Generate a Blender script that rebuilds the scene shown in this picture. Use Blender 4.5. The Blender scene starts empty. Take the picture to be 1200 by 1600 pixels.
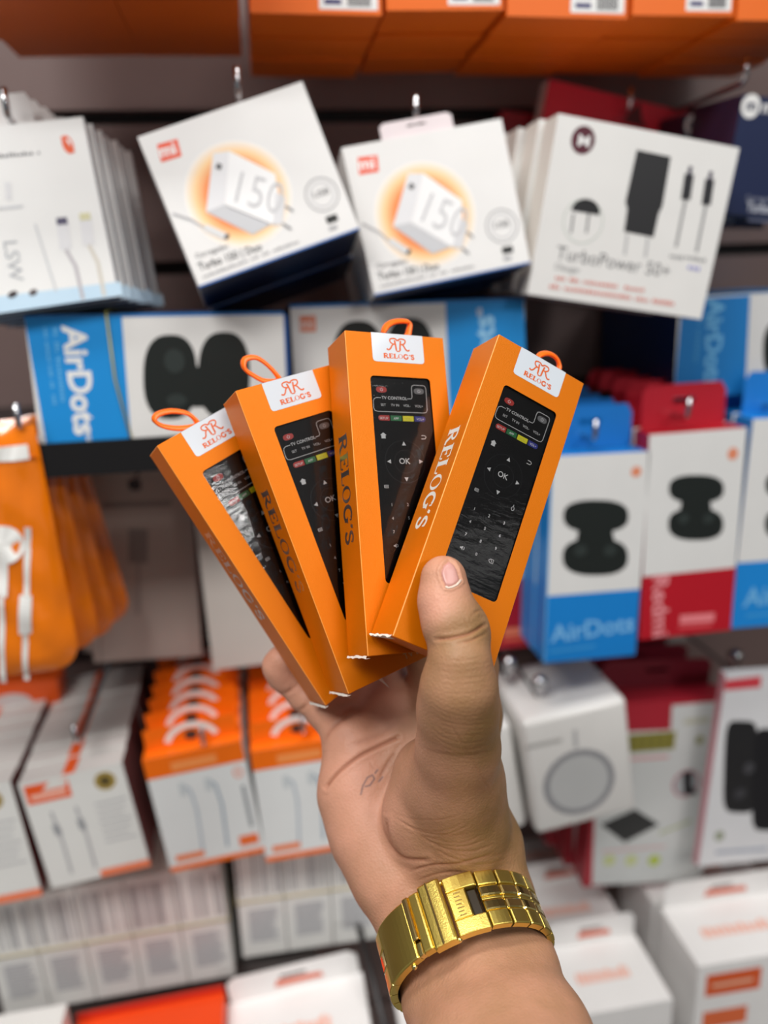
import bpy, bmesh, math
import numpy as np
from mathutils import Matrix, Vector

SC = bpy.context.scene
COL = SC.collection

# ------------------------------------------------------------------ camera
FPX = 1250.0                      # focal length in pixels of the 1200x1600 frame
CAM = np.array([0.0, 0.0, 1.45])
YAW, PITCH, ROLL = math.radians(8.34), math.radians(15.93), math.radians(-2.1)
_F = np.array([math.sin(YAW) * math.cos(PITCH), math.cos(YAW) * math.cos(PITCH), -math.sin(PITCH)])
_r0 = np.array([math.cos(YAW), -math.sin(YAW), 0.0])
_u0 = np.cross(_r0, _F)
RX = math.cos(ROLL) * _r0 + math.sin(ROLL) * _u0
UP = -math.sin(ROLL) * _r0 + math.cos(ROLL) * _u0
C2W = np.stack([RX, -UP, _F], 1)  # camera frame (x right, y down, z forward) -> world

cd = bpy.data.cameras.new('camera')
cam = bpy.data.objects.new('camera', cd)
COL.objects.link(cam)
m = Matrix.Identity(4)
for i in range(3):
    m[i][0], m[i][1], m[i][2], m[i][3] = RX[i], UP[i], -_F[i], CAM[i]
cam.matrix_world = m
cd.sensor_fit = 'VERTICAL'
cd.sensor_height = 36.0
cd.lens = FPX / 1600 * 36.0
cd.clip_start = 0.01
cd.dof.use_dof = True
cd.dof.focus_distance = 0.335
cd.dof.aperture_fstop = 4.0
cd.dof.aperture_blades = 0
SC.camera = cam

# ------------------------------------------------------------------ light
SC.view_settings.view_transform = 'Standard'
SC.view_settings.look = 'None'
SC.view_settings.gamma = 1.0
SC.view_settings.use_curve_mapping = False
SC.view_settings.exposure = 0.0
w = bpy.data.worlds.new('world')
SC.world = w
w.use_nodes = True
w.node_tree.nodes['Background'].inputs[0].default_value = (0.93, 0.96, 1.0, 1)
w.node_tree.nodes['Background'].inputs[1].default_value = 0.20


def area(name, loc, target, sx, sy, power, col=(1, 0.985, 0.965)):
    ld = bpy.data.lights.new(name, 'AREA')
    ld.shape = 'RECTANGLE'
    ld.size, ld.size_y = sx, sy
    ld.energy = power
    ld.color = col
    o = bpy.data.objects.new(name, ld)
    o.location = loc
    d = Vector(target) - Vector(loc)
    o.rotation_euler = d.to_track_quat('-Z', 'Y').to_euler()
    COL.objects.link(o)
    return o


CEIL = 2.75
# (x, y, length, width, power) of the ceiling panels; last one added for a grey film reflection
LIGHTS = [(-0.8, -0.60, 1.1, .5, 35), (0.85, -0.60, 1.1, .5, 12), (-0.1, 0.16, 1.4, .15, 13), (1.34, -2.28, .68, .68, 34), (4.0, -3.45, 1.6, .9, 6)]
for lx, ly, sx, sy, pw in LIGHTS:
    area('ceiling_and_added_light', (lx, ly, CEIL - 0.04), (lx, ly, 0), sx, sy, pw)


# ------------------------------------------------------------------ materials
def lin(c):
    return tuple(((v / 255) / 12.92 if v / 255 <= 0.04045 else ((v / 255 + 0.055) / 1.055) ** 2.4) for v in c)


def mat(name, rgb, rough=0.5, metal=0.0, coat=0.0, bump=0.0, bscale=400, var=0.04, spec=0.5, sub=0.0, emit=None):
    m = bpy.data.materials.new(name)
    m.use_nodes = True
    nt = m.node_tree
    b = nt.nodes['Principled BSDF']
    c = lin(rgb)
    b.inputs['Roughness'].default_value = rough
    b.inputs['Metallic'].default_value = metal
    b.inputs['Coat Weight'].default_value = coat
    b.inputs['Specular IOR Level'].default_value = spec
    if sub:
        b.inputs['Subsurface Weight'].default_value = sub
        b.inputs['Subsurface Radius'].default_value = (0.004, 0.0016, 0.0008)
        b.inputs['Subsurface Scale'].default_value = 1.0
    tc = nt.nodes.new('ShaderNodeTexCoord')
    n = nt.nodes.new('ShaderNodeTexNoise')
    n.inputs['Scale'].default_value = 30
    nt.links.new(tc.outputs['Object'], n.inputs['Vector'])
    mx = nt.nodes.new('ShaderNodeMix')
    mx.data_type = 'RGBA'
    mx.inputs[6].default_value = (*[v * (1 - var) for v in c], 1)
    mx.inputs[7].default_value = (*[min(1, v * (1 + var)) for v in c], 1)
    nt.links.new(n.outputs['Fac'], mx.inputs[0])
    nt.links.new(mx.outputs[2], b.inputs['Base Color'])
    if emit:
        b.inputs['Emission Color'].default_value = (*emit[0], 1)
        b.inputs['Emission Strength'].default_value = emit[1]
    if bump:
        n2 = nt.nodes.new('ShaderNodeTexNoise')
        n2.inputs['Scale'].default_value = bscale
        n2.inputs['Detail'].default_value = 3
        nt.links.new(tc.outputs['Object'], n2.inputs['Vector'])
        bp = nt.nodes.new('ShaderNodeBump')
        bp.inputs['Strength'].default_value = bump
        bp.inputs['Distance'].default_value = 0.0005
        nt.links.new(n2.outputs['Fac'], bp.inputs['Height'])
        nt.links.new(bp.outputs['Normal'], b.inputs['Normal'])
    return m


_MC = {}


def M(rgb, rough=0.45, **k):
    key = (tuple(rgb), rough, tuple(sorted(k.items())))
    if key not in _MC:
        _MC[key] = mat('print_%d_%d_%d' % tuple(rgb), rgb, rough, **k)
    return _MC[key]


WHITE = (236, 236, 234)
BLUE = (22, 140, 214)
DBLUE = (16, 60, 116)
NAVY = (22, 34, 66)
RED = (190, 24, 40)
ORANGE = (240, 104, 14)
BLACK = (20, 22, 22)
GREY = (150, 150, 150)
INK = (90, 90, 92)


def halo_mat():
    """printed soft orange glow behind the charger drawing: radial print gradient (UV based)"""
    m = bpy.data.materials.new('print_orange_gradient')
    m.use_nodes = True
    nt = m.node_tree
    b = nt.nodes['Principled BSDF']
    b.inputs['Roughness'].default_value = 0.45
    uv = nt.nodes.new('ShaderNodeTexCoord')
    mp = nt.nodes.new('ShaderNodeVectorMath')
    mp.operation = 'DISTANCE'
    mp.inputs[1].default_value = (0.5, 0.5, 0)
    nt.links.new(uv.outputs['UV'], mp.inputs[0])
    cr = nt.nodes.new('ShaderNodeValToRGB')
    e = cr.color_ramp.elements
    e[0].position, e[0].color = 0.30, (*lin((238, 136, 70)), 1)
    e[1].position, e[1].color = 0.5, (*lin((238, 236, 232)), 1)
    k = e.new(0.40)
    k.color = (*lin((246, 206, 150)), 1)
    nt.links.new(mp.outputs['Value'], cr.inputs[0])
    nt.links.new(cr.outputs[0], b.inputs['Base Color'])
    return m


HALO = halo_mat()


# ------------------------------------------------------------------ geometry helpers
def ray(px, py):
    d = C2W @ np.array([(px - 600) / FPX, (py - 800) / FPX, 1.0])
    return d


def onY(px, py, Y):
    d = ray(px, py)
    return CAM + d * (Y / d[1])


def pix(px, py, z):
    return CAM + ray(px, py) * z


def tag(o, label=None, cat=None, group=None, kind=None):
    if label:
        o['label'] = label
    if cat:
        o['category'] = cat
    if group:
        o['group'] = group
    if kind:
        o['kind'] = kind
    return o


def empty(name, mw):
    o = bpy.data.objects.new(name, None)
    o.empty_display_size = 0.02
    COL.objects.link(o)
    o.matrix_world = mw
    return o


_TXT = {}


def text_geo(s, bold=0.0):
    k = (s, bold)
    if k not in _TXT:
        cu = bpy.data.curves.new('tmp', 'FONT')
        cu.body = s
        cu.resolution_u = 3
        cu.offset = bold
        o = bpy.data.objects.new('tmp', cu)
        COL.objects.link(o)
        bpy.context.view_layer.update()
        dg = bpy.context.evaluated_depsgraph_get()
        me = bpy.data.meshes.new_from_object(o.evaluated_get(dg))
        v = np.array([(a.co.x, a.co.y) for a in me.vertices])
        f = [tuple(p.vertices) for p in me.polygons]
        # make all polygons face +z
        g = []
        for p in f:
            a = sum(v[p[i]][0] * v[p[(i + 1) % len(p)]][1] - v[p[(i + 1) % len(p)]][0] * v[p[i]][1] for i in range(len(p)))
            g.append(p if a > 0 else p[::-1])
        bpy.data.objects.remove(o)
        bpy.data.meshes.remove(me)
        bpy.data.curves.remove(cu)
        v[:, 0] -= v[:, 0].min()
        _TXT[k] = (v, g, v[:, 0].max())
    return _TXT[k]


def arc(cx, cy, rx, ry, a0, a1, n=14):
    return [(cx + rx * math.cos(math.radians(a0 + (a1 - a0) * i / n)), cy + ry * math.sin(math.radians(a0 + (a1 - a0) * i / n))) for i in range(n + 1)]


# serif capitals: (width, list of ('s', pts, half-width) strokes, unit cap height)
def serif_glyphs():
    G = {}
    st = lambda x: ('s', [(x, 0), (x, 1)], .085)
    sf = lambda x, y: ('s', [(x - .17, y), (x + .17, y)], .028)
    G['R'] = (.86, [st(.2), sf(.2, .03), sf(.2, .97), ('s', [(.2, .97), (.4, .97)] + arc(.4, .74, .24, .23, 90, -90, 8) + [(.2, .51)], .05), ('s', [(.4, .5), (.5, .36), (.66, .06), (.84, .03)], .07)])
    G['E'] = (.74, [st(.2), sf(.2, .03), sf(.2, .97), ('s', [(.2, .97), (.64, .97), (.66, .74)], .035), ('s', [(.2, .52), (.5, .52)], .035), ('s', [(.5, .64), (.5, .4)], .025), ('s', [(.2, .03), (.66, .03), (.7, .28)], .035)])
    G['L'] = (.7, [st(.2), sf(.2, .03), sf(.2, .97), ('s', [(.2, .03), (.62, .03), (.68, .3)], .035)])
    G['O'] = (.86, [('o', .42, .5, .38, .52, .23, .46)])
    G['G'] = (.86, [('s', arc(.43, .5, .33, .47, 50, 310, 16) + [(.68, .1), (.7, .42)], .07), ('s', [(.55, .43), (.84, .43)], .03), ('s', [(.7, .95), (.71, .7)], .03)])
    G["'"] = (.3, [('s', [(.16, 1.0), (.16, .88), (.08, .76)], .06)])
    G['S'] = (.62, [('s', arc(.3, .76, .2, .21, 20, 200, 8) + [(.2, .6), (.42, .44)] + arc(.3, .25, .22, .22, 30, -170, 10), .065), ('s', [(.5, .95), (.5, .7)], .028), ('s', [(.09, .3), (.09, .05)], .028)])
    return G


SERIF = serif_glyphs()


class MB:
    """collects polygons with per-face materials; builds ONE mesh object"""

    def __init__(s):
        s.v, s.f, s.mi, s.mats, s.uv, s.sm = [], [], [], [], {}, set()

    def slot(s, m):
        if m not in s.mats:
            s.mats.append(m)
        return s.mats.index(m)

    def add(s, vs, fs, m, smooth=False):
        o = len(s.v)
        s.v += [tuple(p) for p in vs]
        k = s.slot(m)
        for f in fs:
            if smooth:
                s.sm.add(len(s.f))
            s.f.append(tuple(i + o for i in f))
            s.mi.append(k)

    def box(s, x0, x1, y0, y1, z0, z1, m, cols=None):
        V = [(x, y, z) for x in (x0, x1) for y in (y0, y1) for z in (z0, z1)]
        F = {'left': (0, 1, 3, 2), 'right': (4, 6, 7, 5), 'front': (0, 4, 5, 1), 'back': (2, 3, 7, 6), 'bottom': (0, 2, 6, 4), 'top': (1, 5, 7, 3)}
        o = len(s.v)
        s.v += V
        for k, f in F.items():
            s.f.append(tuple(i + o for i in f))
            s.mi.append(s.slot((cols or {}).get(k, m)))

    # ---- flat print on a face.  fr: function (u, v, layer) -> xyz
    def poly(s, fr, pts, m, lay=1, uvs=False):
        a = sum(pts[i][0] * pts[(i + 1) % len(pts)][1] - pts[(i + 1) % len(pts)][0] * pts[i][1] for i in range(len(pts)))
        if a < 0:
            pts = pts[::-1]
        if uvs:
            xs = [p[0] for p in pts]
            ys = [p[1] for p in pts]
            s.uv[len(s.f)] = [((p[0] - min(xs)) / (max(xs) - min(xs)), (p[1] - min(ys)) / (max(ys) - min(ys))) for p in pts]
        s.add([fr(u, v, lay) for u, v in pts], [tuple(range(len(pts)))], m)

    def line(s, fr, pts, hw, m, lay=1, closed=False):
        n = len(pts)
        P = np.array(pts, float)
        if closed:
            P = np.vstack([P, P[:1]])
        L, Rr = [], []
        N = len(P)
        for i in range(N):
            if closed:
                d = P[(i + 1) % (N - 1)] - P[(i - 1) % (N - 1)] if i in (0, N - 1) else P[i + 1] - P[i - 1]
            else:
                d = P[min(i + 1, N - 1)] - P[max(i - 1, 0)]
            d = d / (np.linalg.norm(d) + 1e-12)
            nn = np.array([-d[1], d[0]])
            L.append(P[i] + nn * hw)
            Rr.append(P[i] - nn * hw)
        vs = [fr(p[0], p[1], lay) for p in L] + [fr(p[0], p[1], lay) for p in Rr]
        s.add(vs, [(N + i, N + i + 1, i + 1, i) for i in range(N - 1)], m)

    def ring(s, fr, c, rx, ry, rx2, ry2, m, lay=1, n=24):
        vs = []
        for i in range(n):
            a = 2 * math.pi * i / n
            vs.append(fr(c[0] + rx * math.cos(a), c[1] + ry * math.sin(a), lay))
            vs.append(fr(c[0] + rx2 * math.cos(a), c[1] + ry2 * math.sin(a), lay))
        s.add(vs, [(2 * i + 1, 2 * i, 2 * ((i + 1) % n), 2 * ((i + 1) % n) + 1) for i in range(n)], m)

    def text(s, fr, st, p0, ang, size, m, lay=2, bold=0.0, width=None, center=False):
        v, f, wd = text_geo(st, bold)
        sx = size if width is None else width / wd
        c, n = math.cos(ang), math.sin(ang)
        off = -wd * sx / 2 if center else 0
        vs = []
        for a, b in v:
            x, y = a * sx + off, b * size
            vs.append(fr(p0[0] + x * c - y * n, p0[1] + x * n + y * c, lay))
        s.add(vs, f, m)

    def serif(s, fr, st, p0, ang, h, width, m, lay=2, wt=1.0):
        tot = sum(SERIF[c][0] for c in st)
        sx = width / tot
        x = 0
        ca, sa = math.cos(ang), math.sin(ang)

        def g(u, v, l):
            return fr(p0[0] + u * ca - v * sa, p0[1] + u * sa + v * ca, l)
        for c in st:
            wd, prims = SERIF[c]
            for k, p in enumerate(prims):
                lw = lay + 0.05 * k
                if p[0] == 's':
                    pts = [((x + a) * sx, b * h) for a, b in p[1]]
                    s.line(g, pts, p[2] * wt * (sx + h) / 2, m, lw)
                else:
                    _, cx, cy, a, b, a2, b2 = p
                    s.ring(g, ((x + cx) * sx, cy * h), a * sx, b * h, a2 * sx, b2 * h, m, lw)
            x += wd

    def tube(s, pts, r, m, n=10, closed=False, flat=None, caps=True):
        P = [Vector(p) for p in pts]
        N = len(P)
        rings = []
        prev = None
        for i in range(N):
            if closed:
                d = (P[(i + 1) % N] - P[(i - 1) % N]).normalized()
            else:
                d = (P[min(i + 1, N - 1)] - P[max(i - 1, 0)]).normalized()
            if flat is not None:
                a = Vector(flat)
                a = (a - d * a.dot(d)).normalized()
            elif prev is None:
                a = d.orthogonal().normalized()
            else:
                a = (prev - d * prev.dot(d)).normalized()
            prev = a
            b = d.cross(a)
            ra, rb = (r if isinstance(r, tuple) else (r, r))
            rings.append([P[i] + a * ra * math.cos(2 * math.pi * k / n) + b * rb * math.sin(2 * math.pi * k / n) for k in range(n)])
        vs = [p for q in rings for p in q]
        fs = []
        for i in range(N if closed else N - 1):
            j = (i + 1) % N
            for k in range(n):
                l = (k + 1) % n
                fs.append((i * n + k, i * n + l, j * n + l, j * n + k))
        if caps and not closed:
            fs.append(tuple(range(n))[::-1])
            fs.append(tuple((N - 1) * n + k for k in range(n)))
        s.add(vs, fs, m, True)

    def sphere(s, c, r, m, n=12):
        vs, fs = [], []
        for i in range(n + 1):
            t = math.pi * i / n
            for j in range(n):
                a = 2 * math.pi * j / n
                vs.append((c[0] + r * math.sin(t) * math.cos(a), c[1] + r * math.sin(t) * math.sin(a), c[2] + r * math.cos(t)))
        for i in range(n):
            for j in range(n):
                k = (j + 1) % n
                fs.append((i * n + j, (i + 1) * n + j, (i + 1) * n + k, i * n + k))
        s.add(vs, fs, m, True)

    def build(s, name, parent=None, mw=None):
        me = bpy.data.meshes.new(name)
        me.from_pydata([tuple(map(float, p)) for p in s.v], [], s.f)
        for m in s.mats:
            me.materials.append(m)
        me.polygons.foreach_set('material_index', s.mi)
        if s.sm:
            me.polygons.foreach_set('use_smooth', [i in s.sm for i in range(len(s.f))])
        if s.uv:
            ul = me.uv_layers.new(name='UVMap')
            for fi, uv in s.uv.items():
                # from_pydata keeps order
                for k, li in enumerate(me.polygons[fi].loop_indices):
                    ul.data[li].uv = uv[k]
        me.update()
        o = bpy.data.objects.new(name, me)
        COL.objects.link(o)
        if parent is not None:
            o.parent = parent
            if mw is not None:
                o.matrix_parent_inverse = parent.matrix_world.inverted()
                o.matrix_world = mw
        elif mw is not None:
            o.matrix_world = mw
        return o


def dup(o, off=(0, 0, 0), label=None, group=None, rz=0.0, parent=None):
    c = o.copy()
    COL.objects.link(c)
    if parent is not None:
        c.parent = parent
    else:
        c.matrix_world = Matrix.Translation(Vector(off)) @ o.matrix_world
        if rz:
            c.matrix_world = c.matrix_world @ Matrix.Rotation(rz, 4, 'Y')
        if label:
            c['label'] = label
        if group:
            c['group'] = group
    for ch in o.children:
        dup(ch, parent=c)
    return c


ORD = ['first', 'second', 'third', 'fourth', 'fifth', 'sixth', 'seventh', 'eighth', 'ninth', 'tenth', 'eleventh', 'twelfth']


def frame_mat(ex, ey, ez, o):
    m = Matrix.Identity(4)
    for i in range(3):
        m[i][0], m[i][1], m[i][2], m[i][3] = ex[i], ey[i], ez[i], o[i]
    return m


class Box:
    """a carton whose front rectangle is fitted to four sighted corners on a plane in the shop"""

    def __init__(s, c, Y, depth, tilt=0, yaw=0, ratio=None):
        ctr = np.mean(np.array(c, float), 0)
        P0 = onY(ctr[0], ctr[1], Y)
        t, y = math.radians(tilt), math.radians(yaw)
        n = np.array([math.sin(y) * math.cos(t), -math.cos(y) * math.cos(t), math.sin(t)])
        s.n, s.P0 = n, P0
        W = [s.hit(*p) for p in c]
        ex = (W[1] - W[0]) + (W[2] - W[3])
        s.w = np.linalg.norm(ex) / 2
        ex = ex / np.linalg.norm(ex)
        ez = (W[0] - W[3]) + (W[1] - W[2])
        ez = ez - ex * (ez @ ex)
        s.h = ((W[0] - W[3]) @ (ez / np.linalg.norm(ez)) + (W[1] - W[2]) @ (ez / np.linalg.norm(ez))) / 2
        ez = ez / np.linalg.norm(ez)
        s.ex, s.ez, s.ey = ex, ez, -n
        s.o = P0 - ex * s.w / 2 - ez * s.h / 2
        s.d = depth
        s.mw = frame_mat(ex, s.ey, ez, s.o)
        s.mb = MB()
        s.k = np.linalg.norm(P0 - CAM) / FPX * (1 / np.linalg.norm(ray(ctr[0], ctr[1]) / 1.0)) * np.linalg.norm(ray(ctr[0], ctr[1]))

    def hit(s, px, py):
        d = ray(px, py)
        return CAM + d * (((s.P0 - CAM) @ s.n) / (d @ s.n))

    def P(s, px, py):
        q = s.hit(px, py) - s.o
        return (q @ s.ex, q @ s.ez)

    def fr(s, u, v, l):
        return (u, -0.00012 * l, v)

    def poly(s, pts, m, lay=1, **k):
        s.mb.poly(s.fr, [s.P(*p) for p in pts], m, lay, **k)

    def rect(s, u0, v0, u1, v1, m, lay=1):
        """fractions of the front"""
        s.mb.poly(s.fr, [(u0 * s.w, v0 * s.h), (u1 * s.w, v0 * s.h), (u1 * s.w, v1 * s.h), (u0 * s.w, v1 * s.h)], m, lay)

    def line(s, pts, hw, m, lay=1, **k):
        s.mb.line(s.fr, [s.P(*p) for p in pts], hw * s.k, m, lay, **k)

    def disc(s, c, rx, ry, m, lay=1, ang=0, uvs=False, n=28):
        u, v = s.P(*c)
        a = math.radians(ang)
        pts = []
        for i in range(n):
            t = 2 * math.pi * i / n
            x, y = rx * s.k * math.cos(t), ry * s.k * math.sin(t)
            pts.append((u + x * math.cos(a) - y * math.sin(a), v + x * math.sin(a) + y * math.cos(a)))
        s.mb.poly(s.fr, pts, m, lay, uvs=uvs)

    def ringp(s, c, r, hw, m, lay=1):
        s.mb.ring(s.fr, s.P(*c), (r + hw) * s.k, (r + hw) * s.k, (r - hw) * s.k, (r - hw) * s.k, m, lay)

    def text(s, st, p0, p1, h, m, lay=2, bold=0.0):
        """baseline runs from p0 to p1 (sighted points), cap height about 0.7*h px"""
        a, b = s.P(*p0), s.P(*p1)
        ang = math.atan2(b[1] - a[1], b[0] - a[0])
        wd = math.hypot(b[0] - a[0], b[1] - a[1])
        s.mb.text(s.fr, st, a, ang, h * s.k, m, lay, bold, width=wd)

    def tiny(s, p0, p1, h, m, seed=1, lay=2):
        """a line of print too small to read: word-like dashes from p0 to p1"""
        rng = np.random.RandomState(seed)
        a, b = np.array(s.P(*p0)), np.array(s.P(*p1))
        L_ = np.linalg.norm(b - a)
        d = (b - a) / L_
        n = np.array([-d[1], d[0]])
        x = 0
        hh = h * s.k
        while x < L_:
            wl = min(rng.uniform(.5, .9) * hh, L_ - x)
            if rng.rand() > .14:
                t = rng.uniform(.6, 1.0) * hh
                q = [a + d * x, a + d * (x + wl), a + d * (x + wl) + n * t, a + d * x + n * t]
                s.mb.poly(s.fr, [tuple(v) for v in q], m, lay)
            x += wl + .28 * hh

    def body(s, m, cols=None):
        s.mb.box(0, s.w, 0, s.d, 0, s.h, m, cols)

    def build(s, name, label, cat, group=None):
        s.obj = s.mb.build(name, None, s.mw)
        tag(s.obj, label, cat, group)
        return s.obj

    def tab(s, m, u0=0.1, u1=0.9, h=0.03, y=None, name='hang_tab', hole=True, under=None):
        """cardboard hang tab with a slot, standing on the top edge"""
        mb = MB()
        y = s.d if y is None else y
        a, b = u0 * s.w, u1 * s.w
        c = (a + b) / 2
        z0, z1 = s.h, s.h + h
        t = 0.0006
        out = [(a, z0), (b, z0), (b, z1 - 0.2 * h), (b - 0.06 * (b - a), z1), (a + 0.06 * (b - a), z1), (a, z1 - 0.2 * h)]
        sw, sh = min(0.13 * (b - a), 0.012), 0.13 * h
        hol = [(c - sw, z0 + h * .55), (c + sw, z0 + h * .55), (c + sw, z0 + h * .55 + sh), (c - sw, z0 + h * .55 + sh)]
        bm = bmesh.new()
        ev = []
        for loop in (out, hol):
            vs = [bm.verts.new((p[0], y, p[1])) for p in loop]
            ev += [bm.edges.new((vs[i], vs[(i + 1) % len(vs)])) for i in range(len(vs))]
        bmesh.ops.triangle_fill(bm, use_beauty=True, edges=ev)
        g = bmesh.ops.extrude_face_region(bm, geom=list(bm.faces))
        for e in g['geom']:
            if isinstance(e, bmesh.types.BMVert):
                e.co.y += t
        bmesh.ops.recalc_face_normals(bm, faces=bm.faces)
        me = bpy.data.meshes.new(name)
        bm.to_mesh(me)
        bm.free()
        me.materials.append(m)
        o = bpy.data.objects.new(name, me)
        COL.objects.link(o)
        o.parent = s.obj
        return o


def stack(o, n, step, noun, where, group, jit=0.0, seed=1, start=1):
    """n more copies of thing o behind it"""
    rng = np.random.RandomState(seed)
    for i in range(n):
        j = rng.uniform(-1, 1, 3) * jit
        off = np.array(step) * (i + 1) + np.array([j[0], 0, j[2]])
        dup(o, off, '%s, %s from the front of %s' % (noun, ORD[min(start + i, 11)], where), group, rz=rng.uniform(-1, 1) * jit * 3)


CHROME = mat('chrome', (200, 200, 202), 0.12, 1.0)
DARKMETAL = mat('dark_metal', (60, 58, 58), 0.4, 0.6)

# ------------------------------------------------------------------ setting: slat wall, floor, ceiling
WALLY = 0.80
wallm = mat('slatwall_laminate', (118, 98, 94), 0.45, bump=0.15, bscale=60)
groovem = mat('slatwall_groove', (28, 24, 24), 0.6)
mb = MB()
zb, pitch = 1.465, 0.128
k0, k1 = -11, 9
for k in range(k0, k1):
    z0 = zb + k * pitch
    mb.box(-1.9, 2.3, WALLY, WALLY + 0.018, z0 + 0.012, z0 + pitch, wallm)
mb.box(-1.9, 2.3, WALLY + 0.018, WALLY + 0.03, 0.02, CEIL - 0.01, groovem)
tag(mb.build('wall_back'), 'brown grey slatted display wall behind the hanging goods', None, None, 'structure')
mb = MB()
mb.box(-2.4, 5.2, -4.4, WALLY + 0.1, -0.03, 0.0, mat('floor_tile', (104, 98, 92), 0.3))
tag(mb.build('floor'), None, None, None, 'structure')
mb = MB()
mb.box(-2.4, 5.2, -4.4, WALLY + 0.1, CEIL, CEIL + 0.03, mat('ceiling_paint', (230, 230, 228), 0.7))
tag(mb.build('ceiling'), None, None, None, 'structure')
# ------------------------------------------------------------------ hooks
def hook(px, py, Y, where, up=0.018, r=0.0022, ball=False):
    p = onY(px, py, Y)
    mb = MB()
    z = p[2]
    mb.tube([(p[0], WALLY - 0.004, z), (p[0], Y + 0.006, z), (p[0], Y + 0.001, z + 0.003), (p[0], Y, z + up)], r, CHROME, 8)
    o = tag(mb.build('display_hook'), None, 'hook', 'hooks on the slat wall')
    o['label'] = 'chrome display hook ' + where
    mb = MB()
    mb.box(p[0] - 0.012, p[0] + 0.012, WALLY - 0.005, WALLY - 0.001, z - 0.02, z + 0.012, CHROME)
    mb.build('wall_plate', o)
    if ball:
        mb = MB()
        mb.sphere((p[0], Y, z + up), 0.0075, CHROME)
        mb.build('ball_tip', o)
    return o


def shelf(z, x0, x1, y0, label, m):
    mb = MB()
    mb.box(x0, x1, y0, WALLY - 0.001, z - 0.008, z, m)
    mb.box(x0, x1, y0 - 0.003, y0, z - 0.022, z + 0.002, m)
    return tag(mb.build('shelf'), label, 'shelf', 'shelves')


# ------------------------------------------------------------------ overhead orange boxes
OM = M((236, 108, 10), 0.45)
tops = [((-130, 150), .52, 'leftmost pile'), ((153, 371), .52, 'second pile from the left'), ((386, 592), .60, 'third pile from the left'),
        ((600, 782), .60, 'fourth pile from the left'), ((788, 976), .60, 'fifth pile from the left'), ((984, 1142), .60, 'sixth pile from the left'), ((1148, 1330), .60, 'rightmost pile')]
zt = onY(480, 20, .60)[2]
for i, ((xa, xb), Y, wh) in enumerate(tops):
    # sight the lower front edge on its plane at the common height
    A, B = onY(xa, 20, Y), onY(xb, 20, Y)
    wdt = B[0] - A[0]
    d = 0.05
    mb = MB()
    H = 0.10
    xm = (xa + xb) / 2
    zi = (onY(xm, 21 + max(0, xm - 600) * .018, Y)[2] if Y == .60 else zt) + (0.002 if i % 2 else 0.0)
    mb.box(0, wdt, 0, d, 0, H, OM)
    fr = lambda u, v, l: (u, -0.00012 * l, v)
    mb.poly(fr, [(.52 * wdt, .003), (.97 * wdt, .003), (.97 * wdt, .022), (.52 * wdt, .022)], M(WHITE), 1)
    for k in range(9):
        x = (.74 + .02 * k) * wdt
        mb.poly(fr, [(x, .005), (x + .0012, .005), (x + .0012, .018), (x, .018)], M(INK), 2)
    mb.text(fr, 'KAIDI', (.55 * wdt, .007), 0, .012, M((40, 40, 90)), 2, .02) if False else None
    for k in range(2):
        mb.poly(fr, [(.56 * wdt, .006 + .006 * k), (.69 * wdt, .006 + .006 * k), (.69 * wdt, .009 + .006 * k), (.56 * wdt, .009 + .006 * k)], M((60, 60, 110)), 2)
    ang = (-0.02, 0.0, 0.01, -.015, .01, 0, 0)[i]
    mw = Matrix.Translation((A[0] + .002, Y, zi)) @ Matrix.Rotation(ang, 4, 'Y')
    o = mb.build('orange_carton', None, mw)
    tag(o, 'large orange carton hanging overhead, front of the %s' % wh, 'box', 'orange cartons overhead')
    stack(o, 2 if Y == .60 else 3, (0, .0515, -.0012 if Y == .60 else .001), 'overhead orange carton', 'the ' + wh, 'orange cartons overhead', .0008, i)

# ------------------------------------------------------------------ top row of hanging boxes
# white cable boxes at the far left
b = Box([(-145, 212), (125, 188), (194, 462), (-72, 503)], .575, .011, 7)
b.body(M(WHITE), {'right': M((200, 204, 210)), 'bottom': M(DBLUE)})
b.poly([(-60, 470), (188, 440), (193, 461), (-70, 500)], M((196, 222, 240)), 1)
b.disc((106, 226), 7, 12, M((232, 96, 50)), 1, 10)
b.disc((107, 223), 3, 5, M(WHITE), 2, 10)
b.line([(96, 214), (116, 238)], 1.8, M((232, 96, 50)), 3)
b.tiny((-40, 250), (64, 241), 5, M((130, 130, 132)))
for x0, y0, x1, y1, c in ((97, 345, 130, 468, (190, 186, 190)), (133, 338, 163, 462, (214, 208, 196))):
    b.line([(x0, y0), (x0 + 6, y0 + 45)], 8, M((226, 226, 228)), 2)
    b.line([(x0 - 1, y0 - 5), (x0 + 1, y0 + 6)], 7, M((84, 80, 104) if x0 < 120 else (214, 210, 170)), 3)
    b.line([(x0 + 6, y0 + 45), ((x0 + x1) / 2 + 5, (y0 + y1) / 2 + 10), (x1, y1)], 2.5, M(c), 2)
b.line([(-40, 330), (36, 322)], 2, M((208, 210, 212)), 2)
b.line([(55, 350), (88, 455)], 1.5, M((206, 208, 210)), 2)
b.line([(12, 285), (14, 312)], 4, M((222, 222, 224)), 2)
b.text('LSW', (5, 378), (16, 440), 26, M((176, 180, 184)), 2)
b.disc((20, 460), 7, 4, M((60, 50, 52)), 2, 20)
b.disc((52, 457), 6, 4, M((90, 80, 82)), 2, 20)
o = b.build('cable_box', 'white charging cable box with orange emblem at the far left, front of its pile', 'box', 'white cable boxes hanging at the left')
b.tab(M((228, 226, 224)), .3, .7, .022)
stack(o, 6, (.003, .0125, -.0015), 'thin white cable box with blue underside', 'the far left pile', 'white cable boxes hanging at the left', .001, 3)


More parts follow.
